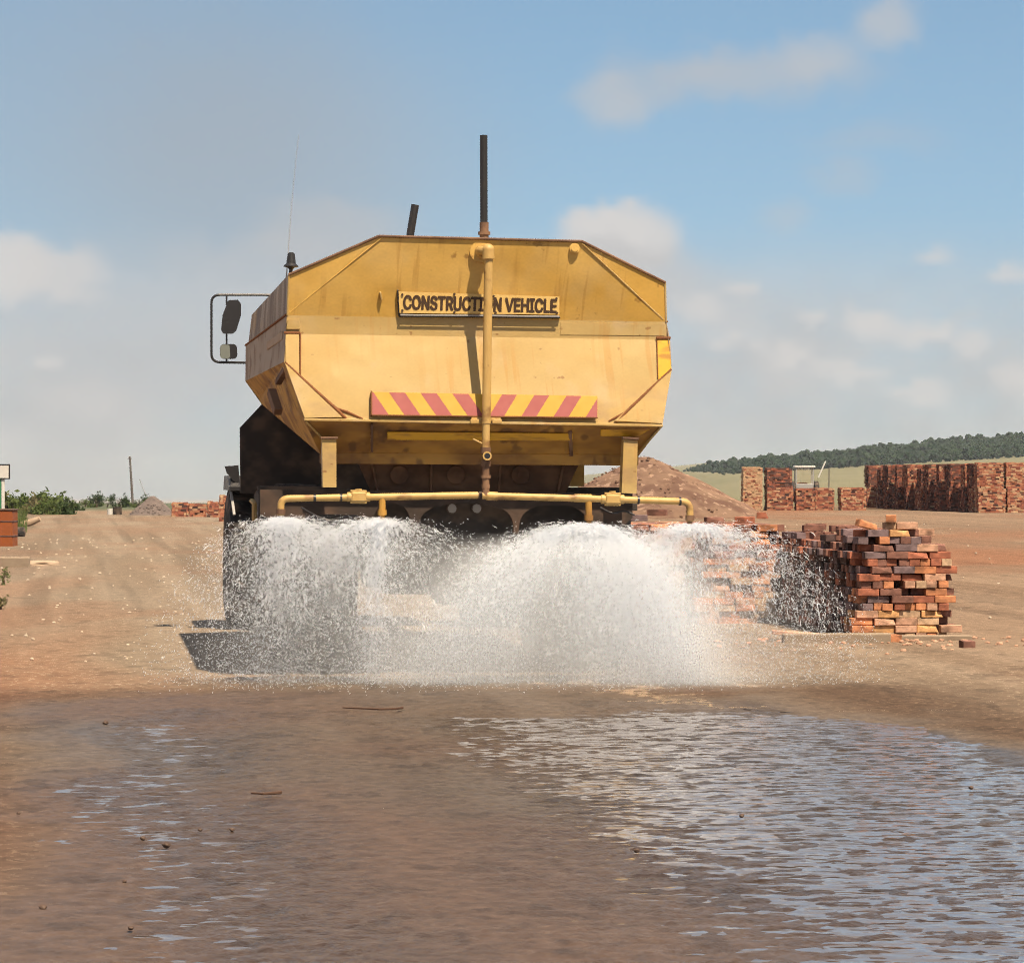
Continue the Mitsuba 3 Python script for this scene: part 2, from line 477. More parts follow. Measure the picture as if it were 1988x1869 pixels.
def c_ground(p, n, uv):
    x, y, _ = tloc(p)
    wet, fr, fl = g_wet(p)
    big = FB(p.x * 0.35, p.y * 0.16, 0.0, 4)
    fine = FB(p.x * 16, p.y * 16, 0.0, 3)
    tracks = FB(x * 1.9, y * 0.06, 4.0, 3)
    grit = SM(0.66, 0.80, FB(p.x * 31 + 5, p.y * 31, 0.0, 2))
    c = MX((0.130, 0.098, 0.069), (0.166, 0.132, 0.098), SM(0.35, 0.65, tracks))
    c = MX(c, (0.146, 0.093, 0.061), SM(0.46, 0.66, big) * 0.75)
    # red soil along the left verge and in bands far to the right
    red = 0.7 * SM(-3.2, -5.2, x + (N(p.x * 0.7, p.y * 0.2) - 0.5) * 3.0) * SM(75, 30, p.y)
    red = dr.maximum(red, SM(0.50, 0.66, FB(p.x * 0.08 + 3, p.y * 0.045, 1.0, 3)) * SM(3.5, 8, x) * 0.9)
    c = MX(c, (0.164, 0.077, 0.040), red * 0.8)
    c = MX(c, (0.304, 0.248, 0.184), grit * 0.5 * (1.0 - 0.75 * wet))
    c = MX(c, c * 0.55, SM(0.60, 0.74, FB(p.x * 5.5 + 3, p.y * 3.0, 2.0, 4)) * 0.55)
    c = c * (1.0 - 0.18 * SM(0.56, 0.74, FB(x * 2.7 + 11, y * 0.05, 7.0, 2)) * SM(4.0, 12.0, y))
    c = c * (0.68 + 0.64 * fine) * mi.Color3f(1.0, 1.0 - 0.12 * SM(2.0, 7.0, x), 1.0 - 0.19 * SM(2.0, 7.0, x))
    damp = SM(0.2, -1.6, y) * SM(4.4, 2.6, x)
    c = MX(c, c * mi.Color3f(0.44, 0.35, 0.30), damp * (1 - wet))
    c = MX(c, c * mi.Color3f(0.56, 0.54, 0.57), wet)
    c = MX(c, c * mi.Color3f(0.62, 0.66, 0.72), dr.maximum(fr, fl))
    # grass and scrub beyond the yard
    far = SM(152, 175, p.y) * SM(30, 8, p.x)
    veg = MX((0.036, 0.054, 0.032), (0.080, 0.084, 0.048), FB(p.x * 0.11, p.y * 0.02, 0.0, 3))
    c = MX(c, veg, far)
    slope = SM(230, 420, p.y) * SM(8, 30, p.x)
    grass = MX((0.098, 0.102, 0.055), (0.135, 0.125, 0.075), FB(p.x * 0.05, p.y * 0.012, 0.0, 3))
    return MX(c, grass, slope) * 0.86


def r_ground(p, n, uv):
    wet, fr, fl = g_wet(p)
    return mi.Float(0.95) - 0.50 * wet - 0.22 * dr.maximum(fr, fl)


def b_ground(p, n, uv):
    return FB(p.x * 34, p.y * 34, 0.0, 3) + 1.2 * FB(p.x * 9, p.y * 12, 3.0, 2)


mat("ground_soil", c_ground, {**mikit.proc(r_ground)}, bump=b_ground, scale=0.015, specular=0.5)
obj("ground", (gv, gq), "ground_soil", smooth=True)
tag("ground", kind="structure")

# puddles: thin sheets of muddy water lying between the lumps
def sheet(poly, z, step=0.2):
    """flat sheet given in truck coordinates (across, along)"""
    m = trimesh.creation.triangulate_polygon(Polygon(poly), engine="earcut")
    v = np.array([[TRUCK_AT[0] + a * cy8 - b * sy8, TRUCK_AT[1] + a * sy8 + b * cy8, z] for a, b in m[0]])
    f = m[1]
    t = trimesh.Trimesh(v, f, process=False)
    if t.face_normals[:, 2].mean() < 0:
        t.invert()
    return t


def b_water(p, n, uv):
    return FB(p.x * 6, p.y * 11, 0.0, 2) + 0.25 * FB(p.x * 16, p.y * 28, 5.0, 2)


scene["muddy_water"] = {"type": "bumpmap", "tex": mikit.proc(b_water, eps=2e-3), "scale": 0.010,
                        "bsdf": {"type": "principled", "base_color": rgb((0.075, 0.062, 0.058)), "roughness": 0.06, "specular": 0.75}}
obj("puddle", sheet([(-1.6, -3.3), (2.2, -3.0), (4.0, -9), (4.2, -17), (-1.6, -17)], 0.0), "muddy_water", smooth=False)
obj("puddle", sheet([(-3.8, -3.2), (-1.75, -3.2), (-1.75, -17), (-3.8, -17)], -0.0015), "muddy_water", smooth=False)
for k in ("puddle", "puddle_001"):
    tag(k, kind="structure")

# ------------------------------------------------------------------ the water truck
MT = trimesh.transformations.translation_matrix(TRUCK_AT) @ rot("z", YAW) @ rot("y", ROLL)
MTI = np.linalg.inv(MT)


def tp(u, v, y):
    """point of the truck plane 'along = y' that stands at (u, v) of the measured photograph; used to take dimensions off it"""
    o = MTI @ np.array([0, 0, EYE, 1.0])
    d = MTI[:3, :3] @ np.array([(u - CX) / F, 1, (HY - v) / F])
    t = (y - o[1]) / d[1]
    return o[:3] + d * t


W = thing("water_truck", "yellow articulated water tanker truck seen from behind, spraying water across the dirt road", "water truck")


def part(name, mesh, m, parent=None, smooth=35):
    return obj(name, mesh, m, parent or W, MT, smooth)


LY, CYR, TY = 0.0, 0.162, 0.02
TL, TR = tp(735, 458, TY), tp(1130, 468, TY)
UL, UR = tp(560, 533, 0.115), tp(1292, 548, 0.115)
CL, CR = tp(557, 612, CYR), tp(1294, 625, CYR)
WL0, WR0 = tp(553, 648, 0.17), tp(1301, 660, 0.17)
WL1, WR1 = tp(552, 702, 0.112), tp(1304, 718, 0.112)
BL, BR = tp(590, 813, LY), tp(1286, 825, LY)
AL, AR = tp(622, 882, 0.30), tp(1239, 886, 0.30)
YF = 6.3
back = np.array([0, -1, 0.0])
tank = part("tank", facet([[TL, UL, [UL[0] + 0.05, YF, UL[2]], [TL[0] - 0.05, YF, TL[2]]], [TR, [TR[0], YF, TR[2]], [UR[0] - 0.05, YF, UR[2]], UR],
                           [TL, [TL[0] - 0.05, YF, TL[2]], [TR[0], YF, TR[2]], TR],
                           [[UL[0] + 0.05, YF, UL[2]], [CL[0] + 0.02, YF, CL[2]], [CR[0] - 0.02, YF, CR[2]], [UR[0] - 0.05, YF, UR[2]], [TR[0], YF, TR[2]], [TL[0] - 0.05, YF, TL[2]]],
                           [[-1.57, YF, CL[2]], [-1.57, YF, 2.6], [-1.41, YF, 2.38], [1.41, YF, 2.38], [1.57, YF, 2.6], [1.57, YF, CL[2]]],
                           [AL, AR, [1.41, YF, 2.38], [-1.41, YF, 2.38]]]), "paint_side", smooth=False)
part("rear_panel", facet([[TL, TR, CR, CL]]), "paint", tank, smooth=False)
part("corner_panel", facet([[TL, CL, UL]]), "paint", tank, smooth=False)
part("corner_panel", facet([[TR, UR, CR]]), "paint", tank, smooth=False)
part("upper_band", facet([[CL, CR, WR0, WL0]]), "paint_pale", tank, smooth=False)
part("lower_panel", facet([[WL0, WR0, WR1, BR, BL, WL1]]), "paint_pale", tank, smooth=False)
# side walls: upper leaning sheet, proud rail, chamfer underneath
seam = 2.965
for s, up, cr, w0, w1, bb, aa in ((-1, UL, CL, WL0, WL1, BL, AL), (1, UR, CR, WR0, WR1, BR, AR)):
    fz = 0.0 if s < 0 else -0.04
    part("side_sheet", facet([[up, cr, [cr[0] - s * 0.03, YF, seam + fz], [up[0] - s * 0.05, YF, up[2]]]]), "paint_side", tank, smooth=False)
    part("side_rail", facet([[cr + [s * 0.0, 0, 0], w0, w1, [s * 1.575, YF, 2.605], [s * 1.575, YF, seam + fz + 0.0]], [cr, [s * 1.575, YF, seam + fz], [cr[0] - s * 0.03, YF, seam + fz + 0.001], cr + [0, 0.01, 0.0]]]), "rail_paint", tank, smooth=False)
    part("side_seam", tube([cr + [s * 0.008, 0.02, 0.004], [s * 1.578, YF, seam + fz]], 0.010, 6), "rust", tank)
    part("side_chamfer", facet([[w1, bb, [s * 1.43, YF, 2.42], [s * 1.575, YF, 2.605]], [bb, aa, [s * 1.41, YF, 2.38], [s * 1.43, YF, 2.42]]]), "paint_under", tank, smooth=False)
    # pale strip along the side
    part("side_strip", beam([s * 1.582, 0.5, 2.80], [s * 1.582, 2.6, 2.80], 0.012, 0.07), "pale_rubble", tank)
part("side_hook", cat_([beam(tp(540, 742, 0.9), tp(556, 715, 0.55), 0.05, 0.05), beam(tp(527, 760, 1.2), tp(540, 800, 1.0), 0.07, 0.07)]), "brown_metal", tank)
# weld seams and edges
part("weld_seam", tube([TL + [0.02, -0.004, -0.02], CL + [0.02, -0.004, 0.02]], 0.0035, 6), "paint", tank)
part("weld_seam", tube([TR + [-0.0, -0.004, -0.02], CR + [-0.03, -0.004, 0.02]], 0.006, 6), "paint_pale", tank)
part("top_edge", cat_([tube([tp(560, 533.5, 0.11), tp(735, 458.5, 0.015)], 0.011, 8), tube([tp(735, 458.5, 0.015), tp(1130, 468.5, 0.015)], 0.011, 8), tube([tp(1130, 468.5, 0.015), tp(1292, 548.5, 0.11)], 0.011, 8)]), "brown_metal", tank)
part("rim_edge", cat_([tube([UL + [0.004, -0.003, 0], CL + [0.004, -0.003, 0]], 0.008, 6), tube([UR + [-0.004, -0.003, 0], CR + [-0.004, -0.003, 0]], 0.008, 6)]), "paint_pale", tank)


def on_lower(u, v, off):
    """a point on the lower rear panel, 'off' metres proud of it"""
    best = None
    for _ in range(30):
        y = CYR if best is None else best
        z = tp(u, v, y)[2]
        t = (z - BL[2]) / (WL0[2] - BL[2])
        best = LY + (0.17 - LY) * t if t <= 1 else 0.17 + (CYR - 0.17) * min((z - WL0[2]) / (CL[2] - WL0[2]), 1)
    return tp(u, v, best - off)


def on_upper(u, v, off):
    y = 0.08
    for _ in range(30):
        z = tp(u, v, y)[2]
        y = CYR + (TY - CYR) * (z - CL[2]) / (TL[2] - CL[2])
    return tp(u, v, y - off)


nl = np.cross(WR0 - WL0, BL - WL0)
nl = -nl / np.linalg.norm(nl) * np.sign(nl[1]) * 1.0
if nl[1] > 0:
    nl = -nl
# corner gusset plates with rusty open joints
for side, tri, rl in ((0, [(553, 706), (664, 811), (591, 812)], [(554, 704), (610, 757), (655, 797), (672, 812)]),
                      (1, [(1303, 720), (1285, 823), (1192, 818)], [(1303, 717), (1250, 768), (1212, 804), (1196, 819)])):
    part("gusset_plate", plate([on_lower(u, v, 0.002) for u, v in tri], nl, 0.022), "paint_pale", tank)
    part("rusty_joint", tube([on_lower(u, v, 0.012) for u, v in rl], [0.010, 0.017, 0.018, 0.011], 6), "rust", tank)
part("rusty_joint", tube([on_lower(u, v, 0.006) for u, v in [(645, 790), (672, 799), (705, 813)]], [0.008, 0.012, 0.006], 6), "rust", tank)
part("rusty_joint", tube([on_lower(u, v, 0.006) for u, v in [(1225, 796), (1204, 806), (1182, 817)]], [0.008, 0.012, 0.006], 6), "rust", tank)
# corner plates with dark slots
part("corner_plate", plate([on_lower(u, v, 0.002) for u, v in [(554, 650), (580, 650), (580, 728), (554, 702)]], nl, 0.016), "paint_pale", tank)
part("corner_plate", plate([on_lower(u, v, 0.002) for u, v in [(1276, 660), (1300, 660), (1302, 716), (1278, 738)]], nl, 0.010), "strip_yellow", tank)
part("rusty_joint", cat_([beam(on_lower(551, 646, 0.012), on_lower(582, 646, 0.012), 0.02, 0.022), beam(on_lower(583, 646, 0.006), on_lower(583, 738, 0.006), 0.012, 0.02, (0, 1, 0))]), "rust", tank)
part("rusty_joint", cat_([beam(on_lower(1274, 656, 0.012), on_lower(1302, 656, 0.012), 0.02, 0.022), beam(on_lower(1275, 658, 0.004), on_lower(1277, 735, 0.004), 0.008, 0.016, (0, 1, 0))]), "rust", tank)
part("patch_plate", plate([on_lower(u, v, 0.002) for u, v in [(558, 622), (582, 622), (582, 640), (556, 640)]], nl, 0.02), "paint_pale", tank)
part("patch_plate", plate([on_lower(u, v, 0.002) for u, v in [(1088, 626), (1290, 630), (1290, 652), (1088, 650)]], nl, 0.004), "paint_pale", tank)
# filler cap
fc = on_upper(1115, 482, 0.0)
part("round_cap", cat_([cyl(fc + [0, 0.02, 0], fc + [0, -0.018, 0], 0.042, 24), cyl(fc + [0, 0.0, 0], fc + [0, -0.028, 0], 0.03, 20)]), "paint", tank)
part("lug", beam(on_upper(738, 567, 0.02), on_upper(741, 582, 0.02), 0.015, 0.03, (0, 1, 0)), "paint_pale", tank)
# lip, apron and belly
part("rear_lip", cat_([beam(BL + [0, -0.004, -0.006], BR + [0, -0.004, -0.006], 0.045, 0.022)]), "paint_pale")
part("apron", facet([[BL, BR, AR, AL]]), "paint_under", smooth=False)
part("apron_strip", plate([tp(752, 838, 0.085), tp(1112, 841, 0.085), tp(1112, 855, 0.125), tp(752, 853, 0.125)], [0, -1, -0.3], 0.012), "strip_yellow")
part("apron_strip", plate([tp(1166, 833, 0.05), tp(1262, 833, 0.05), tp(1240, 846, 0.09), tp(1166, 846, 0.09)], [0, -1, -0.3], 0.008), "strip_yellow")
part("apron_bracket", cat_([beam(tp(1107, 836, 0.06), tp(1109, 884, 0.24), 0.03, 0.03), beam(tp(722, 822, 0.02), tp(722, 876, 0.2), 0.02, 0.03)]), "brown_metal")
part("apron_edge", cat_([tube([tp(594, 818, 0.0), tp(640, 866, 0.2)], 0.009, 6), tube([tp(1284, 828, 0.0), tp(1240, 878, 0.22)], 0.010, 6)]), "paint_pale")
part("cross_beam", cat_([beam(AL + [0.0, 0.03, -0.03], AR + [0.0, 0.03, -0.03], 0.10, 0.09)]), "paint_under")
part("belly_plate", facet([[tp(690, 888, 0.62), tp(1128, 892, 0.62), tp(1096, 962, 0.66), tp(722, 960, 0.66)]]), "brown_metal", smooth=False)
for u in (775, 885, 1010):
    c = tp(u, 922, 0.62)
    part("drain_cover", cat_([cyl(c + [0, 0.02, 0], c + [0, -0.02, 0], 0.075, 24), cyl(c + [0, 0.0, 0], c + [0, -0.035, 0], 0.03, 16)]), "brown_metal")
part("belly_rib", cat_([beam(tp(u, 890, 0.6), tp(u + k, 958, 0.63), 0.02, 0.04, (0, 1, 0)) for u, k in ((720, 14), (838, -2), (972, -4), (1096, -14))]), "brown_metal")
part("belly_side", cat_([plate([tp(690, 888, 0.62), tp(640, 890, 0.62), tp(640, 950, 0.62), tp(722, 960, 0.66)], [0, 1, 0], 0.03)]), "dirty_metal")
# support legs under the tail
for q in ([(625, 853), (653, 853), (653, 946), (627, 946)], [(1211, 852), (1238, 856), (1236, 958), (1207, 957)]):
    part("support_leg", plate([tp(u, v, 0.04) for u, v in q], [0, 1, 0], 0.12), "paint_pale")
part("leg_bracket", cat_([beam(tp(622, 850, 0.035), tp(656, 850, 0.035), 0.03, 0.02), beam(tp(1208, 850, 0.035), tp(1240, 852, 0.035), 0.03, 0.02)]), "brown_metal")
part("tipping_bracket", cat_([plate([tp(1104, 888, 1.2), tp(1134, 888, 1.2), tp(1134, 944, 1.2), tp(1098, 944, 1.2)], [0, 1, 0], 0.1)]), "paint")
part("tipping_bracket", plate([tp(1078, 905, 0.9), tp(1092, 892, 0.9), tp(1096, 940, 0.9), tp(1076, 942, 0.9)], [0, 1, 0], 0.04), "pale_rubble")
# sign
sg = part("sign", cat_([plate([on_upper(773, 566, 0.020), on_upper(1086, 576, 0.020), on_upper(1086, 611, 0.042), on_upper(776, 608, 0.042)], [0, 1, 0.1], 0.006)]), "sign_yellow")
part("frame", cat_([beam(on_upper(772, 563, 0.014), on_upper(775, 615, 0.016), 0.012, 0.028, (0, 1, 0)), beam(on_upper(775, 614, 0.016), on_upper(1087, 617, 0.016), 0.03, 0.014)]), "black_paint", sg)
part("frame_strip", beam(on_upper(777, 611.5, 0.048), on_upper(1086, 614.5, 0.048), 0.01, 0.012), "grey_steel", sg)
a, b = on_upper(783, 600, 0.0395), on_upper(1080, 607.5, 0.0405)
lt = meshkit.text_mesh("CONSTRUCTION VEHICLE", 1.0, depth=0.02, bold=True)
lo, hi = lt.bounds
ex = (b - a)
L = np.linalg.norm(ex)
ex = ex / L
ez = on_upper(930, 580, 0.0300) - on_upper(930, 604, 0.0400)
hz = np.linalg.norm(ez) / 24 * 27
ez = ez / np.linalg.norm(ez)
ez = ez - ex * (ez @ ex)
ez /= np.linalg.norm(ez)
M = np.eye(4)
M[:3, 0] = ex * L / (hi[0] - lo[0])
M[:3, 1] = ez * hz / (lt.bounds[1][1] - 0)
M[:3, 2] = np.cross(ex, ez) * 0.12
M[:3, 3] = a - ex * lo[0] * L / (hi[0] - lo[0])
lt.apply_transform(M)
lt = cat_([lt.copy().apply_translation(ex * dx_ + ez * dz_ + np.cross(ex, ez) * 0.0004 * i_) for i_, (dx_, dz_) in enumerate(((0, 0), (0.0035, 0.001), (-0.0035, -0.001), (0.0, 0.0025)))])
part("lettering", lt, "letter_paint", sg, smooth=False)
for u, v in ((781, 572), (781, 603), (882, 571), (882, 606), (958, 575), (962, 607), (1080, 580), (1081, 608)):
    c = on_upper(u, v, 0.022 if v < 590 else 0.040)
    part("bolt", cyl(c + [0, 0.01, 0], c + [0, -0.012, 0], 0.010, 10), "letter_paint", sg)
# chevron hazard board
hb = part("hazard_board", plate([on_lower(722, 761, 0.05), on_lower(1160, 769, 0.05), on_lower(1160, 811, 0.05), on_lower(722, 806, 0.05)], [0, 1, 0.12], 0.012), "board_yellow")
def bd(u, t, off=0.0505):
    """point on the board at column u, t = 0 top to 1 bottom"""
    k = (u - 722) / 438
    return on_lower(u, (761 + 8 * k) * (1 - t) + (806 + 5 * k) * t, off)
bc = 945
clipb = sbox(722.5, 0, 1159.5, 1)
for i in range(-1, 4):
    a0 = 755 + 61.5 * i
    poly = Polygon([(a0, 0), (a0 + 31, 0), (a0 + 62, 1), (a0 + 31, 1)]).intersection(sbox(722.5, 0.005, bc - 1, 0.995))
    if poly.area > 0:
        part("red_stripe", plate([bd(u, t, 0.0505) for u, t in list(poly.exterior.coords)[:-1]], nl, 0.002), "board_red", hb)
for i in range(0, 5):
    a0 = 975 + 62.5 * i
    poly = Polygon([(a0, 0), (a0 + 29, 0), (a0 + 3, 1), (a0 - 26, 1)]).intersection(sbox(bc + 3, 0.005, 1159.5, 0.995))
    if poly.area > 0:
        part("red_stripe", plate([bd(u, t, 0.0505) for u, t in list(poly.exterior.coords)[:-1]], nl, 0.002), "board_red", hb)
part("board_edge", cat_([beam(bd(722, 1.0, 0.04), bd(1160, 1.0, 0.04), 0.03, 0.012), beam(bd(721, -0.02, 0.03), bd(721, 1.02, 0.03), 0.012, 0.05, (0, 1, 0))]), "rust", hb)
# standing pipe down the tail
PY = -0.115
e0, e1 = on_upper(932, 489, 0.0), tp(948, 489, PY)
rz = part("standing_pipe", tube([e0 + [0, 0.03, 0], tp(934, 487, -0.06), tp(945, 487, PY), tp(948.5, 500, PY), tp(944, 818, PY)], 0.036, 18, bend=0.03), "pipe_paint")
part("elbow", cat_([trimesh.creation.icosphere(subdivisions=3, radius=0.049).apply_translation(tp(948, 485, PY)), cyl(tp(948, 485, PY), tp(948, 498, PY), 0.049, 20), cyl(e0, tp(938, 488, -0.04), 0.05, 20), cyl(tp(948, 498, PY), tp(948, 503, PY), 0.053, 20)]), "pipe_paint", rz)
part("pipe_flange", cyl(e0 + [0, 0.01, 0], e0 + [0, -0.02, 0], 0.085, 24), "paint", rz)
part("clamp", cat_([beam(tp(913, 818, -0.055), tp(934, 818, -0.055), 0.03, 0.035), beam(tp(955, 818, -0.055), tp(974, 818, -0.055), 0.03, 0.035), beam(tp(915, 812, -0.03), tp(972, 814, -0.03), 0.02, 0.04)]), "pipe_paint", rz)
part("middle_pipe", cat_([tube([tp(944, 812, PY), tp(943, 872, PY)], 0.031, 16), cyl(tp(944, 816, PY), tp(944, 822, PY), 0.038, 16)]), "pipe_paint", rz)
part("lower_pipe", cat_([cyl(tp(943, 868, PY), tp(943, 880, PY), 0.042, 18), tube([tp(943, 880, PY), tp(943, 962, PY)], 0.029, 16), cyl(tp(943, 895, PY), tp(943, 905, PY), 0.040, 18), cyl(tp(943, 922, PY), tp(943, 928, PY), 0.040, 18), cyl(tp(943, 940, PY), tp(943, 948, PY), 0.034, 18)]), "brown_metal", rz)
part("tee_outlet", cat_([cyl(tp(945, 885, PY), tp(946, 885, PY - 0.07), 0.036, 20)]), "pipe_paint", rz)
part("outlet_dark_disc", cyl(tp(946, 885, PY - 0.06), tp(946, 885, PY - 0.0715), 0.024, 18), "black_paint", rz)  # solid black disc: shade inside the open pipe put in as colour
part("drain_tap", tube([tp(938, 862, PY), tp(918, 852, PY)], 0.007, 8), "pipe_paint", rz)
# spray boom
BR_ = 0.0285
lb = part("spray_boom", tube([tp(545, 1000, PY), tp(545, 968, PY), tp(928, 961, PY)], BR_, 16, bend=0.10), "pipe_paint")
part("spray_boom", tube([tp(936, 962, PY), tp(1340, 973.5, PY), tp(1339, 1012, PY)], BR_, 16, bend=0.09), "pipe_paint")
rb = W + "__spray_boom_001"
part("boom_end", cat_([cyl(tp(912, 961.3, PY), tp(930, 961, PY), 0.022, 14), tube([tp(930, 957, PY), tp(937, 957, PY), tp(938, 968, PY)], 0.012, 8)]), "dirty_metal", lb)
part("coupling", cat_([cyl(tp(945, 962.5, PY), tp(966, 963, PY), 0.036, 18), cyl(tp(1115, 966.5, PY), tp(1148, 967.5, PY), 0.034, 18)]), "pipe_paint", rb)
for P_, u, v in ((lb, 696, 964.5), (rb, 1189, 969)):
    part("valve", cat_([cbox((0.125, 0.085, 0.08), tp(u, v, PY), 0.012), cyl(tp(u - 22, v, PY), tp(u - 14, v, PY), 0.038, 16), cyl(tp(u + 14, v, PY), tp(u + 22, v, PY), 0.038, 16), cyl(tp(u, v - 8, PY), tp(u, v - 16, PY), 0.028, 14), cbox((0.13, 0.05, 0.018), tp(u, v - 11, PY), 0.006), cbox((0.13, 0.05, 0.02), tp(u, v + 11, PY), 0.006)]), "pipe_paint", P_)
part("pipe_band", cat_([cyl(tp(608, 967, PY), tp(613, 967, PY), 0.032, 14), cyl(tp(660, 966, PY), tp(664, 966, PY), 0.032, 14)]), "black_paint", lb)
part("pipe_band", cat_([cyl(tp(1237, 970.7, PY), tp(1241, 970.8, PY), 0.034, 14), cyl(tp(1318, 973, PY), tp(1322, 973, PY), 0.034, 14)]), "black_paint", rb)
NOZ = []
for P_, u, v0, v1 in ((lb, 545, 985, 1008), (lb, 742, 966, 1010), (rb, 1143, 968, 1020), (rb, 1339, 990, 1020)):
    part("nozzle", cat_([cyl(tp(u, v0, PY), tp(u, v1 - 14, PY), 0.027, 14), cyl(tp(u, v1 - 20, PY), tp(u, v1 - 10, PY), 0.036, 16), cyl(tp(u, v1 - 10, PY), tp(u, v1, PY), 0.021, 14), cyl(tp(u, v1 + 1, PY), tp(u, v1 + 3, PY), 0.034, 16)]), "brown_metal" if u in (545, 1339) else "paint_under", P_)
    NOZ.append(tp(u, v1 + 2, PY))
part("hose", tube([tp(585, 985, 0.0), tp(610, 1000, 0.02), tp(640, 1012, 0.02), tp(665, 1003, 0.02), tp(690, 1000, 0.02), tp(715, 1010, 0.03)], 0.008, 8, bend=0.05), "black_paint")
part("hose", tube([tp(1165, 985, 0.2), tp(1190, 998, 0.2), tp(1212, 990, 0.2), tp(1232, 1000, 0.2)], 0.008, 8, bend=0.05), "black_paint")
# mast and exhaust
mp = part("filler_mast", tube([tp(939.5, 440, 0.3), tp(939, 263, 0.3)], 0.031, 16), "black_pipe")
part("mast_collar", cat_([tube([tp(940, 470, 0.3), tp(940, 432, 0.3)], 0.037, 16), cyl(tp(940, 456, 0.3), tp(940, 450, 0.3), 0.05, 16)]), "brown_metal", mp)
part("exhaust_stack", tube([tp(790, 520, 8.8), tp(797, 452, 8.8), tp(806, 398, 8.8)], 0.043, 16), "black_pipe")
# frame, hanging plates, lamps
pl = Polygon([(505, 950), (1228, 958), (1228, 1005), (1200, 1030), (1010, 1035), (790, 1030), (560, 1020), (505, 1000)])
for cx_, cy_, rx, ry in ((905, 1030, 92, 52), (760, 1040, 38, 62), (1075, 1035, 68, 54), (640, 1050, 70, 52)):
    th = np.linspace(0, 2 * np.pi, 40)
    pl = pl.difference(Polygon(np.stack([cx_ + rx * np.sign(np.cos(th)) * np.abs(np.cos(th)) ** 0.7, cy_ + ry * np.sign(np.sin(th)) * np.abs(np.sin(th)) ** 0.7], 1)).buffer(0))
for g in getattr(pl, "geoms", [pl]):
    if g.area > 60:
        part("tail_frame", plate([tp(u, v, 0.35) for u, v in list(g.exterior.coords)[:-1]], [0, 1, 0], 0.05), "frame_metal", smooth=False)
for u in (877, 925):
    c = tp(u, 987, 0.55)
    part("tail_lamp", cat_([cyl(c + [0, 0.08, 0], c + [0, -0.02, 0], 0.048, 20)]), "dirty_metal", W)
    part("lens", cyl(c + [0, 0.0, 0], c + [0, -0.025, 0], 0.036, 20), "lamp_lens", W + ("__tail_lamp" if u == 877 else "__tail_lamp_001"))
ch = part("chassis", cat_([cbox((0.16, 8.6, 0.34), (-0.42, 4.9, 1.12), 0.02), cbox((0.16, 8.6, 0.34), (0.42, 4.9, 1.12), 0.02), cbox((1.9, 0.12, 0.5), (0, 0.62, 1.28), 0.02), cbox((1.3, 0.3, 0.42), (0, 1.7, 0.86), 0.06), cbox((1.3, 0.3, 0.42), (0, 3.4, 0.86), 0.06), cbox((1.5, 0.3, 0.36), (0, 9.1, 0.82), 0.06), cbox((0.7, 1.2, 0.5), (0, 6.4, 1.0), 0.05), cbox((0.5, 0.5, 0.5), (0, 1.5, 0.82), 0.12)]), "dirty_metal")
for q in ([(1008, 985), (1225, 990), (1224, 1050), (1010, 1052)], [(505, 985), (700, 985), (700, 1040), (505, 1040)]):
    part("mud_flap", plate([tp(u, v, 0.75) for u, v in q], [0, 1, 0], 0.02), "flap_rubber")
for bb0 in (beam(tp(1160, 984, 0.7), tp(1236, 984, 0.7), 0.06, 0.06), beam(tp(500, 950, 0.7), tp(690, 952, 0.7), 0.06, 0.06), beam(tp(985, 952, 0.9), tp(1230, 952, 0.9), 0.06, 0.05)):
    part("flap_bracket", bb0, "dirty_metal")


def wheel(x, y, side, r=0.80, w=0.60):
    h = w / 2
    prof = [(0.36, -h * 0.82), (0.42, -h * 0.95), (0.60, -h), (0.72, -h * 0.93), (r - 0.045, -h * 0.74), (r - 0.03, 0), (r - 0.045, h * 0.74), (0.72, h * 0.93), (0.60, h), (0.42, h * 0.95), (0.36, h * 0.82), (0.36, -h * 0.82)]
    t = lathe(prof, 40)
    lugs = []
    for i in range(22):
        for sgn in (-1, 1):
            m = cbox((0.085, w * 0.46, 0.07), (0, sgn * w * 0.24, r - 0.036), 0.01)
            m.apply_transform(rot("z", sgn * 22))
            m.apply_transform(rot("x", 0))
            q = m.vertices.copy()
            a = 2 * math.pi * (i + 0.25 * sgn) / 22
            # x around the tread, y across, z radial
            m.vertices = np.stack([q[:, 2] * math.cos(a) - q[:, 0] * math.sin(a), q[:, 2] * math.sin(a) + q[:, 0] * math.cos(a), q[:, 1]], 1)
            lugs.append(m)
    tyre = cat_([t] + lugs)
    rim = cat_([lathe([(0.0, h * 0.35), (0.2, h * 0.35), (0.34, h * 0.5), (0.37, h * 0.84), (0.37, -h * 0.84), (0.34, -h * 0.5), (0.2, -h * 0.35), (0, -h * 0.35)], 28)] + [cyl((0.25 * math.cos(a), 0.25 * math.sin(a), 0.1 * side), (0.25 * math.cos(a), 0.25 * math.sin(a), 0.15 * side), 0.018, 8) for a in np.arange(10) * 0.628])
    A = mat4(np.array([[0, 0, 1], [1, 0, 0], [0, 1, 0]], float), (x, y, r - 0.02))
    for m in (tyre, rim):
        m.apply_transform(A)
    k = part("wheel", tyre, "tyre_rubber")
    part("rim", rim, "dirty_metal", k)
    return k


for y in (1.75, 3.45):
    for s in (-1, 1):
        wheel(s * 1.18, y, s)
for s in (-1, 1):
    wheel(s * 1.31, 9.3, s)
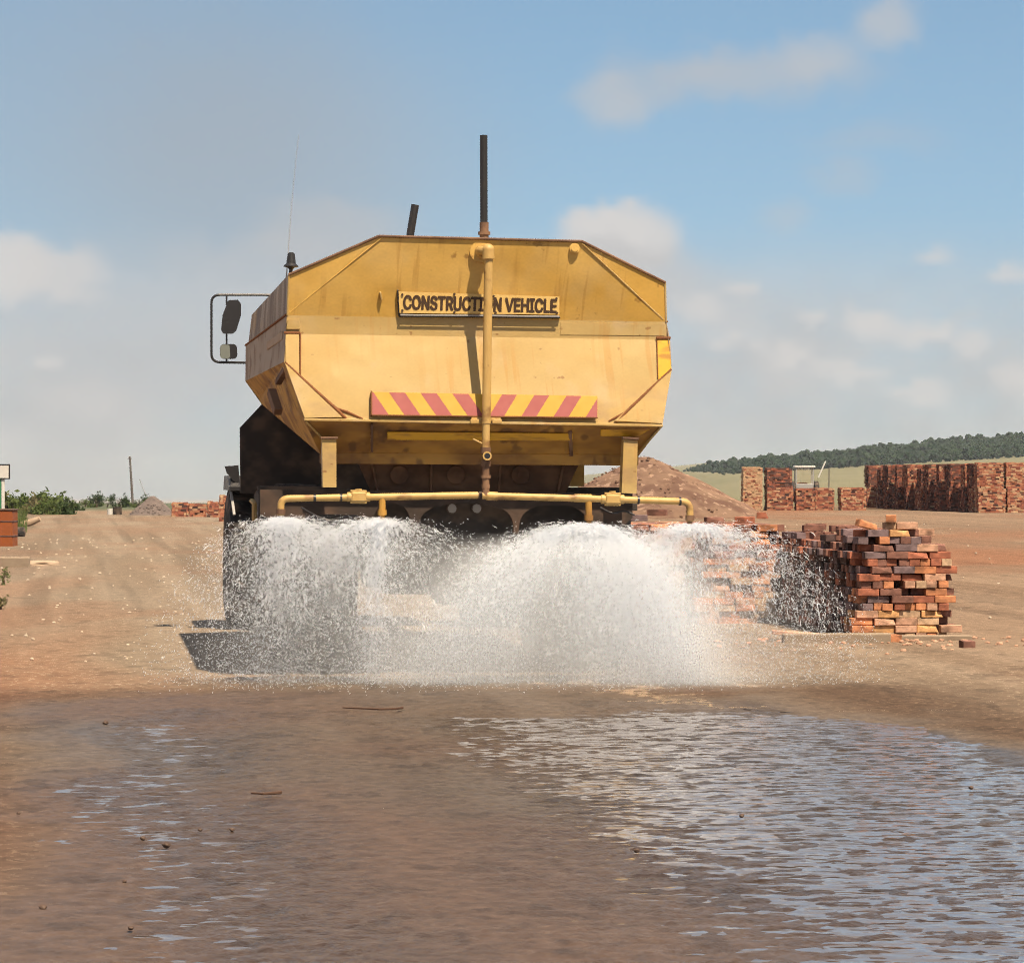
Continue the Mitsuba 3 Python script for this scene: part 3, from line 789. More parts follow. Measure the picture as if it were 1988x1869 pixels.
# guard behind the cab with its shade put into the colour, cab, bonnet, mirrors
part("rear_guard", plate([tp(u, v, 6.55) for u, v in [(520, 772), (499, 795), (466, 830), (467, 958), (720, 965), (720, 772)]], [0, 1, 0], 0.06), "dirty_metal", smooth=False)  # dirty near-black colour also carries the shade the guard stands in
part("guard_side", cbox((1.2, 0.9, 0.34), (-0.85, 6.3, 1.36), 0.04), "dirty_metal")
cab = part("cab", hull([(x, y, z) for x, z, ys_ in ((-0.98, 1.5, (7.2, 8.9)), (0.15, 1.5, (7.2, 8.9)), (-0.98, 2.4, (7.2, 8.95)), (0.15, 2.4, (7.2, 8.95)), (-0.92, 3.62, (7.3, 8.7)), (0.1, 3.62, (7.3, 8.7))) for y in ys_]), "paint")
part("window", plate([(-0.99, 7.5, 2.45), (-0.99, 8.7, 2.45), (-0.945, 8.6, 3.4), (-0.945, 7.5, 3.4)], [-1, 0, 0.05], 0.012), "window_glass", cab)
part("window", plate([(-0.8, 7.2, 2.6), (0.0, 7.2, 2.6), (0.0, 7.275, 3.4), (-0.8, 7.275, 3.4)], [0, -1, 0.05], 0.012), "window_glass", cab)
part("bonnet", hull([(x, y, z) for x in (-0.9, 0.9) for y, z in ((8.95, 1.2), (8.95, 2.5), (10.9, 1.2), (10.9, 2.05), (9.5, 2.5))]), "paint")
fd = [tp(u, v, 8.55) for u, v in [(433, 960), (440, 946), (470, 938), (495, 945), (520, 960)]]
part("front_fender", cat_([cbox((0.62, 0.05, 0.06), (-1.31, 8.42, 1.52), 0.01), hull([(x, y, z) for x in (-1.6, -1.02) for y, z in ((8.4, 1.5), (8.6, 1.66), (10.0, 1.66), (10.2, 1.5), (8.6, 1.62), (10.0, 1.62))])]), "black_paint")
part("side_lamp", cat_([hull([tp(u, v, y) for u, v in [(436, 905), (463, 903), (466, 945), (452, 932), (440, 918)] for y in (8.5, 8.62)]), beam(tp(452, 925, 8.55), tp(470, 955, 8.55), 0.05, 0.05)]), "black_paint")
part("side_step", cat_([beam(tp(445, 930, 8.6), tp(455, 1000, 8.4), 0.03, 0.03, (0, 1, 0))]), "grey_steel")
part("grab_rail", tube([tp(494, 1012, 5.7), tp(494, 978, 5.7), tp(489, 972, 5.8)], 0.026, 10), "pipe_paint")
part("mirror_arm", tube([(-0.97, 8.0, tp(512, 573, 8.0)[2]), tp(512, 572.5, 8.0), tp(410.5, 572.5, 8.0), tp(410.5, 703, 8.0), tp(470, 704, 8.0), (-0.97, 8.0, tp(470, 704, 8.0)[2])], 0.0135, 10, bend=0.09), "black_paint")
part("mirror_stem", cat_([cyl(tp(440, 573, 8.0), tp(440, 592, 8.0), 0.010, 8), cyl(tp(440, 640, 8.0), tp(440, 704, 8.0), 0.010, 8)]), "black_paint")


def slab(pts, y, t, r=4, shrink=0.8):
    pg = Polygon(pts).buffer(-r).buffer(r, 8)
    ring = list(pg.exterior.coords)[:-1]
    c = np.array(pg.centroid.coords[0])
    P = []
    for u, v in ring:
        q = c + (np.array([u, v]) - c) * shrink
        P += [tp(u, v, y), tp(u, v, y + t * 0.5), tp(q[0], q[1], y + t)]
    return hull(P)


ms = part("mirror", slab([(443, 583), (462, 582), (468, 590), (468, 612), (459, 642), (452, 648), (433, 648), (429, 640), (432, 612)], 7.95, 0.12, 5), "black_paint")
mg = part("spot_mirror", slab([(427, 668), (460, 668), (461, 697), (427, 697)], 7.97, 0.09, 8), "black_paint")
part("mirror_glass", slab([(427.5, 669), (446, 669), (447, 696), (427.5, 696)], 7.963, 0.01, 5, 0.98), "mirror_lit_half", mg)  # covers only the lit half of the glass: light put into the shape
bz = tp(565, 528, 7.6)
bk = lathe([(0, 0.245), (0.03, 0.245), (0.055, 0.225), (0.062, 0.17), (0.075, 0.07), (0.115, 0.03), (0.115, 0.015), (0.05, 0.0), (0.028, -0.03), (0.02, -0.11), (0, -0.11)], 24)
bk.apply_scale([0.68, 0.68, 0.66])
bk.apply_translation(tp(565, 520, 7.6))
bk = cat_([bk, tube([tp(565, 522, 7.6), tp(563, 545, 7.6)], 0.02, 8)])
part("beacon", bk, "black_pipe", smooth=30)
part("antenna", tube([tp(556, 540, 7.6), tp(558, 510, 7.6), tp(566, 400, 7.6), tp(574, 315, 7.6), tp(580, 262, 7.6)], [0.009, 0.0035, 0.0026, 0.0022, 0.002], 6), "grey_steel")

# ------------------------------------------------------------------ bricks
BR_COL = {"orange": (0.440, 0.188, 0.092), "salmon": (0.432, 0.256, 0.176), "tan": (0.400, 0.280, 0.184), "amber": (0.512, 0.288, 0.128), "red": (0.304, 0.108, 0.064), "brown": (0.176, 0.084, 0.064), "purple": (0.152, 0.108, 0.116), "dark": (0.072, 0.044, 0.042)}
for nm, c in BR_COL.items():
    mat("brick_" + nm, (lambda c: lambda p, n, uv: MX(tuple(v * 0.68 for v in c), tuple(min(v * 1.22, 0.8) for v in c), SM(0.25, 0.75, FB(p.x * 17, p.y * 17, p.z * 17, 3))) * (1.0 - 0.5 * SM(0.55, 0.75, FB(p.x * 7, p.y * 7, p.z * 9, 3))))(c), 0.9)


def brick_mesh(seed, size=(0.222, 0.106, 0.0715)):
    r = np.random.default_rng(seed)
    m = cbox(size, r=0.004)
    m.vertices = m.vertices + r.normal(0, 0.0012, m.vertices.shape)
    if seed % 4 == 3:      # a chipped corner
        c = np.array(size) / 2 * np.array([1, -1, 1])
        d = ((m.vertices - c) ** 2).sum(1) ** 0.5
        m.vertices = m.vertices - (np.array([1, -1, 1]) * 0.016) * (d < 0.02)[:, None]
    return m


BRICKS = [brick_mesh(i) for i in range(8)]
WROT = -3.0


def brick_stack(label, at, wid, dep, courses, seed, tone, drop=None, keep=300, side_face=True, extra=()):
    """dry stack of bricks; front face along +x from 'at', running back along +y of the row"""
    r = np.random.default_rng(seed)
    k = thing("brick_stack", label, "brick stack", "brick stacks beside the truck")
    M0 = mat4(None, at) @ rot("z", YAW)
    items = []
    for c in range(courses):
        kind = "A" if (c % 3 != 1 or r.random() < 0.3) else "B"
        if c in (0, 1, 2) and seed % 2 == 0:
            kind = "A" if c else "B"
        px, py = (0.2315, 0.112) if kind == "A" else (0.113, 0.2315)
        off = r.uniform(0, px)
        nx, ny = int(wid / px) + 2, max(1, int(dep / py))
        for j in range(ny):
            oj = off if j % 2 == 0 else (off + px / 2) % px
            for i in range(-1, nx):
                x0, x1 = i * px + oj, (i + 1) * px + oj
                if (x0 + x1) / 2 < 0.03 or (x0 + x1) / 2 > wid - 0.03:
                    continue
                if drop and drop(c, (x0 + x1) / 2, j * py, r):
                    continue
                if j == 0 and r.random() < 0.025:
                    continue
                cx_ = (x0 + x1) / 2 + r.normal(0, 0.006)
                cx_ = np.clip(cx_, 0.02, wid - 0.02)
                cy_ = (j + 0.5) * py + r.normal(0, 0.015)
                cz_ = 0.0375 + c * 0.0752 + r.normal(0, 0.0012)
                yaw = r.normal(0, 2.0) + (0 if kind == "A" else 90)
                front, left, top = j == 0, (x0 + x1) / 2 < px * 0.95, c >= courses - 2
                score = (3 if front else 0) + (2 if left else 0) + (1.2 if top else 0) - 0.25 * j * py
                items.append((score, cx_, cy_, cz_, yaw, 0.0, int(r.integers(8)), c))
    for e in extra:
        items.append((9.0, *e, int(r.integers(8)), courses))
    items.sort(key=lambda t: -t[0])
    rest = {}
    for n_, (sc_, x, y, z, yaw, roll, mi_, c) in enumerate(items):
        w = mat4(None, (x, y, z)) @ rot("z", yaw) @ rot("y", roll)
        col = tone(x, y, c, r)
        if n_ < keep:
            obj("brick", BRICKS[mi_], "brick_" + col, k, M0 @ w, smooth=False)
        else:
            m = BRICKS[mi_].copy()
            m.apply_transform(w)
            rest.setdefault(col, []).append(m)
    # what lies past the first few hundred: one part, in the two tones that carry most of it
    if rest:
        allm = cat_([q for v in rest.values() for q in v])
        kk = obj("inner_bricks", allm, "brick_brown", k, M0, smooth=False)
        tag(kk, kind="stuff")
    return k, M0


_orig_ply = mikit.ply
_cache = {}


def ply_cached(mesh, bsdf=None, smooth=False, **kw):
    if any(mesh is b for b in BRICKS):
        i = [mesh is b for b in BRICKS].index(True)
        if i not in _cache:
            _cache[i] = _orig_ply(mesh, None, smooth=smooth)
        d = dict(_cache[i])
        d.update(kw)
        d["bsdf"] = {"type": "ref", "id": bsdf}
        return d
    return _orig_ply(mesh, bsdf, smooth=smooth, **kw)


mikit.ply = ply_cached


def pick(r, names, probs):
    return names[int(np.searchsorted(np.cumsum(probs) / np.sum(probs), r.random()))]


def tone_right(x, y, c, r):
    n_ = float(meshkit.noise(np.array([x * 2.4, y * 2.0, c * 0.33]) + 4.2, 3))
    if y > 0.4:
        return pick(r, ["brown", "dark", "purple", "red"], [4, 3, 2, 2])
    if c <= 3:
        return pick(r, ["tan", "salmon", "orange", "amber"], [6, 4, 1, 1])
    if n_ + (0.62 - x) * 0.55 + (0.1 if 6 < c < 14 else -0.05) > 0.575:
        return pick(r, ["purple", "brown", "salmon", "red", "orange"], [3.5, 2.5, 1.5, 3, 1.5])
    return pick(r, ["amber", "orange", "tan", "salmon", "red"], [2, 5, 2, 4, 3])


def tone_left(x, y, c, r):
    if y > 0.5 and c < 13:
        return pick(r, ["brown", "dark", "red"], [4, 3, 2])
    if c > 9:
        return pick(r, ["brown", "red", "orange", "purple", "salmon"], [3, 3, 3, 2, 2])
    return pick(r, ["salmon", "tan", "orange", "brown"], [5, 4, 3, 0.6])


RS = (3.54, 31.5, 0.0)
rowx, rowy = np.array([cy8, sy8]), np.array([-sy8, cy8])


def rowpt(a, b, z=0.0):
    q = np.array(RS[:2]) + rowx * a + rowy * b
    return (q[0], q[1], z)


def drop_right(c, x, y, r):
    if c >= 13 and (x > 0.66 or y > 0.8) and r.random() < 0.85:
        return True
    if c >= 12 and x > 0.88:
        return True
    if c >= 14 and r.random() < 0.45:
        return True
    return False


brick_stack("tall stack of orange and burnt purple bricks nearest the camera, right of the water spray", rowpt(0, 0), 1.0, 4.3, 15, 12, tone_right, drop_right,
            extra=((0.10, 0.08, 1.175, 10, 14), (0.40, 0.12, 1.165, 3, 0), (0.36, 0.10, 1.24, 75, 0), (0.52, 0.1, 1.165, 0, 0), (0.72, 0.2, 1.10, 5, 3)))
brick_stack("low salmon brick stack half hidden by the right end of the water spray", rowpt(-0.97, 3.42), 0.95, 2.6, 15, 31, tone_left, lambda c, x, y, r: c >= 14 and r.random() < 0.35,
            extra=((0.2, 0.1, 1.18, 6, 0), (0.55, 0.12, 1.18, -9, 0), (0.75, 0.1, 1.23, 70, 0)))
brick_stack("red brick stack behind the right end of the spray boom", rowpt(-1.95, 3.75), 0.92, 2.2, 15, 44, tone_left, lambda c, x, y, r: c >= 14 and r.random() < 0.45,
            extra=((0.35, 0.1, 1.2, 4, 0), (0.6, 0.2, 1.26, -20, 0)))
# beams and loose bricks at the foot
bm = obj("concrete_beam", cbox((1.08, 0.14, 0.11), r=0.012), "concrete", None, mat4(None, rowpt(-0.42, -0.72, 0.055)) @ rot("z", 5), smooth=False)
tag(bm, "grey concrete beam lying on the ground in front of the brick stacks", "beam")
bm = obj("timber_plank", cbox((1.15, 0.22, 0.04), r=0.006), "brick_salmon", None, mat4(None, rowpt(-0.36, -0.16, 0.055)) @ rot("z", -3) @ rot("y", 4.0), smooth=False)
tag(bm, "reddish plank lying between the concrete beam and the brick stacks", "plank")
bm = obj("concrete_beam", cbox((0.85, 0.13, 0.07), r=0.012), "concrete", None, mat4(None, rowpt(0.62, -0.42, 0.035)) @ rot("z", 4), smooth=False)
tag(bm, "low muddy concrete beam along the foot of the right brick stack", "beam")
for (a, b, yw, col, lab) in ((0.16, -0.62, 35, "orange", "orange brick lying at the right end of the concrete beam"), (0.62, -1.75, 20, "brown", "broken half of a brown brick lying alone on the dirt below the right stack"), (-0.70, -0.30, 60, "salmon", "dusty brick lying left of the plank")):
    bk_ = obj("loose_brick", brick_mesh(90, (0.13, 0.10, 0.07)) if col == "brown" else BRICKS[2], "brick_" + col, None, mat4(None, rowpt(a, b, 0.05)) @ rot("z", yw) @ rot("x", 6), smooth=False)
    tag(bk_, lab, "brick", "loose bricks at the foot of the stacks")

# far packs of bricks: courses of separate bricks in one mesh, each brick with its own colour, painted shade included in DRK
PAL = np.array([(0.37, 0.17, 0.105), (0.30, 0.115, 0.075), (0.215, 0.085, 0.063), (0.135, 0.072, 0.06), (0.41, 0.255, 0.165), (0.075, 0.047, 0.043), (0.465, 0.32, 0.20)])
scene["pack_brick"] = {"type": "twosided", "b": {"type": "diffuse", "reflectance": {"type": "mesh_attribute", "name": "vertex_color"}}}


def pack_mesh(w, d, h, seed, probs, rough=0.02):
    r = np.random.default_rng(seed)
    vs, fs, cs = [], [], []
    nco = max(3, int(h / 0.078))
    b0 = trimesh.creation.box((1, 1, 1))
    col = lambda: PAL[int(np.searchsorted(np.cumsum(probs) / np.sum(probs), r.random()))] * r.uniform(0.8, 1.15)  # noqa: E731
    o = 0
    for c in range(nco):
        z = (c + 0.5) * h / nco
        for side in range(3):        # front, left, right
            L = w if side == 0 else d
            x = -r.uniform(0, 0.2)
            while x < L:
                bl = 0.222 if r.random() < 0.6 else 0.108
                a, b = max(x, 0), min(x + bl, L)
                x += bl + 0.006
                if b - a < 0.03 or r.random() < 0.015:
                    continue
                s = np.array([b - a, 0.11, h / nco - 0.006])
                v = b0.vertices * s
                push = r.normal(0, rough)
                m_ = (a + b) / 2
                if side == 0:
                    v = v + [m_ - w / 2, -d / 2 + 0.055 + push, z]
                else:
                    sg_ = -1 if side == 1 else 1
                    v = v[:, [1, 0, 2]] * [1, 1, 1] + [sg_ * (w / 2 - 0.055) + push, m_ - d / 2, z]
                vs.append(v)
                fs.append(b0.faces + o)
                cs.append(np.tile(col(), (8, 1)))
                o += 8
    for i in range(int(w / 0.23)):
        for j in range(int(d / 0.115)):
            if r.random() < 0.2:
                continue
            v = b0.vertices * [0.222, 0.108, 0.075] + [(i + 0.5) * 0.23 - w / 2, (j + 0.5) * 0.115 - d / 2, h - 0.03 + r.uniform(-0.02, 0.04)]
            vs.append(v)
            fs.append(b0.faces + o)
            cs.append(np.tile(col(), (8, 1)))
            o += 8
    v = b0.vertices * [w - 0.2, d - 0.2, h - 0.1] + [0, 0, h / 2]
    vs.append(v)
    fs.append(b0.faces + o)
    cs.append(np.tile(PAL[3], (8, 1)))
    m = trimesh.Trimesh(np.vstack(vs), np.vstack(fs), process=False)
    V = m.vertices[m.faces.reshape(-1)]
    return (V, np.arange(len(V)).reshape(-1, 3)), np.vstack(cs)[m.faces.reshape(-1)]


PACKS = {}


def pack(label, x, y, z, rz, w, d, h, seed, probs, group=None):
    kk = (round(w, 2), round(d, 2), round(h, 2), seed, tuple(probs))
    if kk not in PACKS:
        m, c = pack_mesh(w, d, h, seed, probs)
        PACKS[kk] = _orig_ply(m, "pack_brick", smooth=False, color=c)
    k = key("brick_pack")
    scene[k] = {**PACKS[kk], "to_world": place(mat4(None, (x, y, z)) @ rot("z", rz))}
    tag(k, label, "brick pack", group)
    return k


def sx(u, y):
    return (u - CX) / F * y


LIT, DRK, MIXD, YEL = (3, 2, 1.5, 0.6, 2, 0.2, 1), (0.3, 1.5, 2, 3, 0.2, 1.5, 0.1), (2, 3, 2, 1, 1, 0.4, 0.5), (1.5, 0.4, 0.2, 0.1, 3, 0, 4)  # DRK: dark bricks, also puts the long row's shade into their colour
ya = 160.0
pack("lower half of the narrow yellowish brick tower", sx(1459, ya), ya, 0, 2, 1.0, 1.0, 1.10, 1, YEL)
pack("upper half of the narrow yellowish brick tower", sx(1459, ya) + 0.02, ya, 1.11, 2, 0.98, 1.0, 1.10, 2, YEL)
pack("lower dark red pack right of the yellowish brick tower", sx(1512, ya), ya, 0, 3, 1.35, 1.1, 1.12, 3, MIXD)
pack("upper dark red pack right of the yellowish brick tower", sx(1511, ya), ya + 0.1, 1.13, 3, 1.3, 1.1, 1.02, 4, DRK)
pack("low red brick pack in front of the white roofed tractor", sx(1562, ya), ya, 0, 0, 0.95, 1.1, 1.10, 5, MIXD)
pack("low red brick pack just right of the tractor", sx(1598, ya), ya, 0, 3, 0.98, 1.1, 1.12, 6, MIXD)
pack("low brick pack standing alone left of the long brick wall of packs", sx(1652, ya), ya - 0.5, 0, 3, 1.3, 1.1, 1.15, 7, LIT)
n_row = 11
ORD = ("first", "second", "third", "fourth", "fifth", "sixth", "seventh", "eighth", "ninth", "tenth", "eleventh")
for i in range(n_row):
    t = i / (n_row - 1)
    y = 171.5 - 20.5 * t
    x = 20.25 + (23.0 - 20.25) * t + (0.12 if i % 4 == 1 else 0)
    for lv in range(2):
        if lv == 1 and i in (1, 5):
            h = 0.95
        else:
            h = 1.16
        pl_ = pack(("upper" if lv else "lower") + f" shade coloured pack in the long double row, {ORD[i]} from its left end", x + (0.07 if lv and i % 2 else 0) , y + (0.12 if lv else 0), lv * 1.18, (-3.5, 2.5, 0.5, 4.0)[(i + lv) % 4], 1.15, (1.62, 1.45, 1.7)[(i + lv) % 3], h, 20 + (i * 2 + lv) % 7, DRK if (i + lv) % 5 else MIXD, "packs of the long double row")
for i, (u, nm) in enumerate(((1915, "first"), (1971, "second"), (2027, "third"))):
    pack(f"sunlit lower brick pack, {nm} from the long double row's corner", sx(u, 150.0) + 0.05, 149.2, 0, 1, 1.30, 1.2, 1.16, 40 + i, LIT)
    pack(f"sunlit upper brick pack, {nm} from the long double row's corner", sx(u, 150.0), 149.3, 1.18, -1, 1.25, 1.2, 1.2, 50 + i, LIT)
# broken packs far along the road, left of the truck
for i, (u0, u1, v0, v1, lab) in enumerate(((334, 366, 977, 1003, "far ragged brick pack beside the grey gravel heap"), (368, 400, 979, 1003, "far ragged brick pack, second from the grey gravel heap"), (403, 424, 974, 1004, "far brick pack, third from the grey gravel heap"), (426, 440, 962, 1012, "tall narrow far brick pack touching the truck's front wheel"))):
    y = 1.65 * F / (v1 - HY)
    pack(lab, sx((u0 + u1) / 2, y), y, 0, 6, (u1 - u0) * y / F, 0.9, (v1 - v0) * y / F, 60 + i, LIT if i != 2 else MIXD, None)

# ------------------------------------------------------------------ heaps and hill
def heap(name, label, x, y, r, h, mat_, seed, stretch=1.0, lumps=260, lr=0.09):
    k = thing(name, label, "heap")
    n = 90
    a = np.linspace(0, 2 * np.pi, n, endpoint=False)
    rr = np.linspace(0, 1.15, 46)
    A, R = np.meshgrid(a, rr)
    px, py = R * r * np.cos(A) * stretch, R * r * np.sin(A)
    rad = R + 0.12 * (meshkit.fbm(np.stack([px * 0.5, py * 0.5, px * 0], -1), 3, seed) - 0.5)
    z = h * np.clip(1.0 - np.sqrt(rad ** 2 + 0.006) + 0.07, -0.15, 1)
    z = z + 0.16 * (meshkit.fbm(np.stack([px * 1.4, py * 1.4, px * 0], -1), 4, seed + 1) - 0.5)
    i = np.arange(A.size).reshape(A.shape)
    j = np.roll(i, -1, 1)
    q = np.stack([i[:-1], j[:-1], j[1:], i[1:]], -1).reshape(-1, 4)
    M0 = mat4(None, (x, y, 0))
    obj("mound", (np.stack([px, py, z], -1).reshape(-1, 3), q), mat_, k, M0, smooth=True)
    g = np.random.default_rng(seed)
    ms_ = []
    for _ in range(lumps):
        a_, r_ = g.uniform(0, 2 * np.pi), math.sqrt(g.uniform(0, 1.1))
        m = rock(lr * g.uniform(0.4, 1.5), int(g.integers(1000)))
        zz = h * max(1.0 - math.sqrt(r_ * r_ + 0.006) + 0.07, 0)
        m.apply_translation((r_ * r * math.cos(a_) * stretch, r_ * r * math.sin(a_), zz))
        ms_.append(m)
    tag(obj("clods", cat_(ms_), mat_, k, M0, smooth=False), kind="stuff")
    return k


heap("dirt_heap", "tall brown dirt heap behind the truck's right support leg", 5.6, 131.0, 4.9, 2.62, "dirt_heap_soil", 5, 1.0, 300, 0.055)
heap("gravel_heap", "small grey gravel heap far along the road near the pole", sx(297, 139), 139.0, 1.0, 0.86, "grey_heap_soil", 8, 1.0, 160, 0.05)
# pale slabs lying behind the truck's right mud flap
for i, (a, b, lab) in enumerate(((0, 0, "upper tan concrete slab leaning behind the right mud flap"), (-0.05, -0.5, "lower tan concrete slab lying behind the right mud flap"))):
    y = 52.0 + b
    m = obj("concrete_slab", cbox((0.85, 0.35, 0.26), r=0.02), "pale_rubble", None, mat4(None, (sx(1243 + 8 * i, y), y, 0.80 - 0.33 * i)) @ rot("z", 20) @ rot("y", 16), smooth=False)
    tag(m, lab, "concrete slab")
m = obj("rubble_base", cat_([rock(0.42, s_, 0.7).apply_translation((sx(1245 + 14 * s_, 52.3), 52.2 + 0.15 * s_, 0.22)) for s_ in range(4)]), "dirt_heap_soil", smooth=False)
tag(m, "rubble pile under the tan slabs behind the truck", "rubble", kind="stuff")

# wooded hill
g = np.random.default_rng(3)
ico = trimesh.creation.icosphere(subdivisions=1)
tv, tf, o = [], [], 0
variants = []
for s_ in range(10):
    q = ico.vertices * (0.45 + 0.85 * np.random.default_rng(s_).random((len(ico.vertices), 1)))
    variants.append(q)
yy_, row_ = 1390.0, 0
while yy_ < 1800:
    xx_ = 99 + g.uniform(0, 5)
    while xx_ < 420:
        px, py = xx_ + g.normal(0, 1.6), yy_ + g.normal(0, 2.2)
        edge = nstep(99, 114, px)
        hh = (2.0 + 1.9 * g.random() ** 1.5 + (1.8 if g.random() < 0.05 else 0)) * (0.45 + 0.55 * edge)
        z = float(ground_z(np.array([px]), np.array([py]))[0])
        for kcl in range(2):
            v = variants[int(g.integers(10))] * np.array([hh * 0.62, hh * 0.62, hh * 0.55]) * (1.0 if kcl == 0 else 0.6)
            v = v + [px + (g.normal(0, hh * 0.3) if kcl else 0), py, z + hh * (0.55 if kcl == 0 else 0.95)]
            tv.append(v)
            tf.append(ico.faces + o)
            o += len(v)
        xx_ += 2.7 * g.uniform(0.7, 1.3)
    yy_ += 13.0
obj("hillside_forest", (np.vstack(tv), np.vstack(tf)), "forest_leaf", smooth=False)
tag("hillside_forest", "dark green wood covering the ridge on the right behind the brick packs", "forest", kind="stuff")


def leaf_cloud(n, r3, seed, size, flat=0.25):
    """n small leaves spread through an ellipsoid, thicker in clumps near its surface"""
    q = np.random.default_rng(seed)
    nc = max(6, n // 60)
    cd = q.normal(size=(nc, 3))
    cd /= np.linalg.norm(cd, axis=1, keepdims=True)
    cd[:, 2] = np.abs(cd[:, 2]) * 0.9
    cc = cd * q.uniform(0.45, 1.0, (nc, 1))
    p = cc[q.integers(nc, size=n)] + q.normal(0, 0.16, (n, 3))
    p = p * np.array(r3)
    a = q.normal(size=(n, 3))
    a /= np.linalg.norm(a, axis=1, keepdims=True)
    b = np.cross(a, q.normal(size=(n, 3)))
    b /= np.linalg.norm(b, axis=1, keepdims=True)
    s = size * q.uniform(0.6, 1.4, (n, 1))
    v = np.stack([p - a * s, p + b * s * 0.45, p + a * s, p - b * s * 0.45], 1).reshape(-1, 3)
    f = (np.arange(n)[:, None, None] * 4 + np.array([[0, 1, 2], [0, 2, 3]])[None]).reshape(-1, 3)
    return trimesh.Trimesh(v, f, process=False)


def bush(label, x, y, r3, seed, leaf="leaf_bush", n=900, z=None, size=None, group="bushes along the left verge"):
    k = thing("bush", label, "bush", group)
    z = float(ground_z(np.array([x]), np.array([y]))[0]) if z is None else z
    M0 = mat4(None, (x, y, z))
    m = leaf_cloud(n, r3, seed, size or r3[2] * 0.12)
    m.apply_translation((0, 0, r3[2] * 0.12))
    obj("foliage", m, leaf, k, M0, smooth=False)
    q = np.random.default_rng(seed + 1)
    st = [tube([(0, 0, 0), (q.normal(0, r3[0] * 0.15), q.normal(0, r3[1] * 0.15), r3[2] * 0.45), (q.normal(0, r3[0] * 0.4), q.normal(0, r3[1] * 0.4), r3[2] * 0.85)], [0.03 * r3[2], 0.02 * r3[2], 0.008 * r3[2]], 5) for _ in range(6)]
    obj("stems", cat_(st), "twig_wood", k, M0)
    return k


for i, (u, v0, v1, y, rx, lf, lab) in enumerate((
        (40, 958, 1004, 150, 0.9, "leaf_bush", "yellowish green bush just right of the white post"),
        (74, 953, 1006, 148, 1.0, "leaf_bush", "tallest green bush in the cluster at the left roadside"),
        (104, 957, 1003, 146, 0.9, "leaf_bush", "round green bush in the middle of the roadside cluster"),
        (58, 968, 1006, 143, 0.8, "leaf_dry", "dry grassy bush at the front of the roadside cluster"),
        (118, 975, 1003, 141, 0.75, "leaf_dark", "low dark bush at the right end of the roadside cluster"),
        (92, 975, 1005, 140, 0.8, "leaf_bush", "low green bush before the tallest roadside bush"),
        (138, 975, 997, 160, 0.6, "leaf_dark", "small dark bush trailing off right of the roadside cluster"),
        (10, 962, 1005, 150, 0.8, "leaf_dry", "dry bush behind the white post at the left edge"))):
    hgt = (v1 - v0) * y / F
    bush(lab, sx(u, y), y, (rx, 0.8, hgt * 0.92), 70 + i, lf, 1000, z=EYE - (v1 - HY) * y / F)
# far scrub beyond the crest
for i, (u, w_) in enumerate(((165, 0.9), (188, 1.3), (208, 1.0), (232, 0.9), (268, 1.1), (282, 1.0))):
    y = 260 + 12 * (i % 3)
    bush(f"low scrub bush on the far flat beyond the road, {ORD[i]} from the left", sx(u, y), y, (w_, 0.8, 0.75 + 0.35 * (i % 2)), 90 + i, "leaf_dark" if i % 2 else "leaf_bush", 350, group="far scrub beyond the road")
# weeds at the left edge
for i, (u, v, hh, lab) in enumerate(((12, 1136, 0.30, "small green weed below the kerb block at the left edge"), (6, 1187, 0.26, "leafy weed on red soil at the left edge, the nearer one"))):
    y = 1.65 * F / (v - HY)
    bush(lab, sx(u - 4, y), y, (0.11, 0.11, hh * 0.75), 110 + i, "leaf_dry" if i else "leaf_bush", 150, z=0.0, size=0.024, group="weeds at the left edge")
m = []
g = np.random.default_rng(17)
for _ in range(260):
    y = g.uniform(92, 128)
    x = sx(g.uniform(26, 52), y)
    h_ = g.uniform(0.3, 0.8)
    a_ = g.uniform(0, 6.28)
    d_ = np.array([math.cos(a_), math.sin(a_), 0]) * 0.012
    lean = np.array([g.normal(0, 0.12), g.normal(0, 0.12), h_])
    m.append(trimesh.Trimesh([np.array([x, y, 0]) - d_, np.array([x, y, 0]) + d_, np.array([x, y, 0]) + lean], [[0, 1, 2]], process=False))
obj("verge_grass", cat_(m), "leaf_bush", smooth=False)
tag("verge_grass", "tall green grass on the verge beside the orange bin", "grass", kind="stuff")

# ------------------------------------------------------------------ left edge: bin, sign post, blocks
yb = 1.65 * F / (1062 - HY)
bw = 0.95
bn = thing("orange_bin", "rusty orange steel bin with two ribs at the left edge of the yard", "bin")
bx0 = sx(24, yb) - bw / 2
bh = (1062 - 991) * yb / F
obj("body", cbox((bw, 0.8, bh), (0, 0, bh / 2), 0.015), "orange_paint", bn, mat4(None, (bx0, yb + 0.4, 0)))
for fz in (0.30, 0.70):
    obj("rib", cbox((bw + 0.03, 0.83, 0.03), (0, 0, bh * fz), 0.008), "brick_dark", bn, mat4(None, (bx0, yb + 0.4, 0)))
obj("rim", cbox((bw + 0.05, 0.85, 0.04), (0, 0, bh + 0.02), 0.01), "dark_stone", bn, mat4(None, (bx0, yb + 0.4, 0)))
sp = thing("sign_post", "white and green post carrying a framed white board behind the orange bin", "sign post")
ysp = yb + 1.2
px_ = sx(6, ysp)
zt, zb_ = EYE - (902 - HY) * ysp / F, EYE - (929 - HY) * ysp / F
obj("post", cbox((0.075, 0.05, zt), (0, 0, zt / 2), 0.006), "white_paint", sp, mat4(None, (px_, ysp, 0)))
obj("green_strip", cbox((0.10, 0.05, 0.9), (-0.09, 0.0, 1.30), 0.006), "green_paint", sp, mat4(None, (px_, ysp, 0)))
bb_ = obj("board", cbox((0.34, 0.02, zt - zb_), (-0.01, -0.04, (zt + zb_) / 2), 0.004), "white_paint", sp, mat4(None, (px_, ysp, 0)))
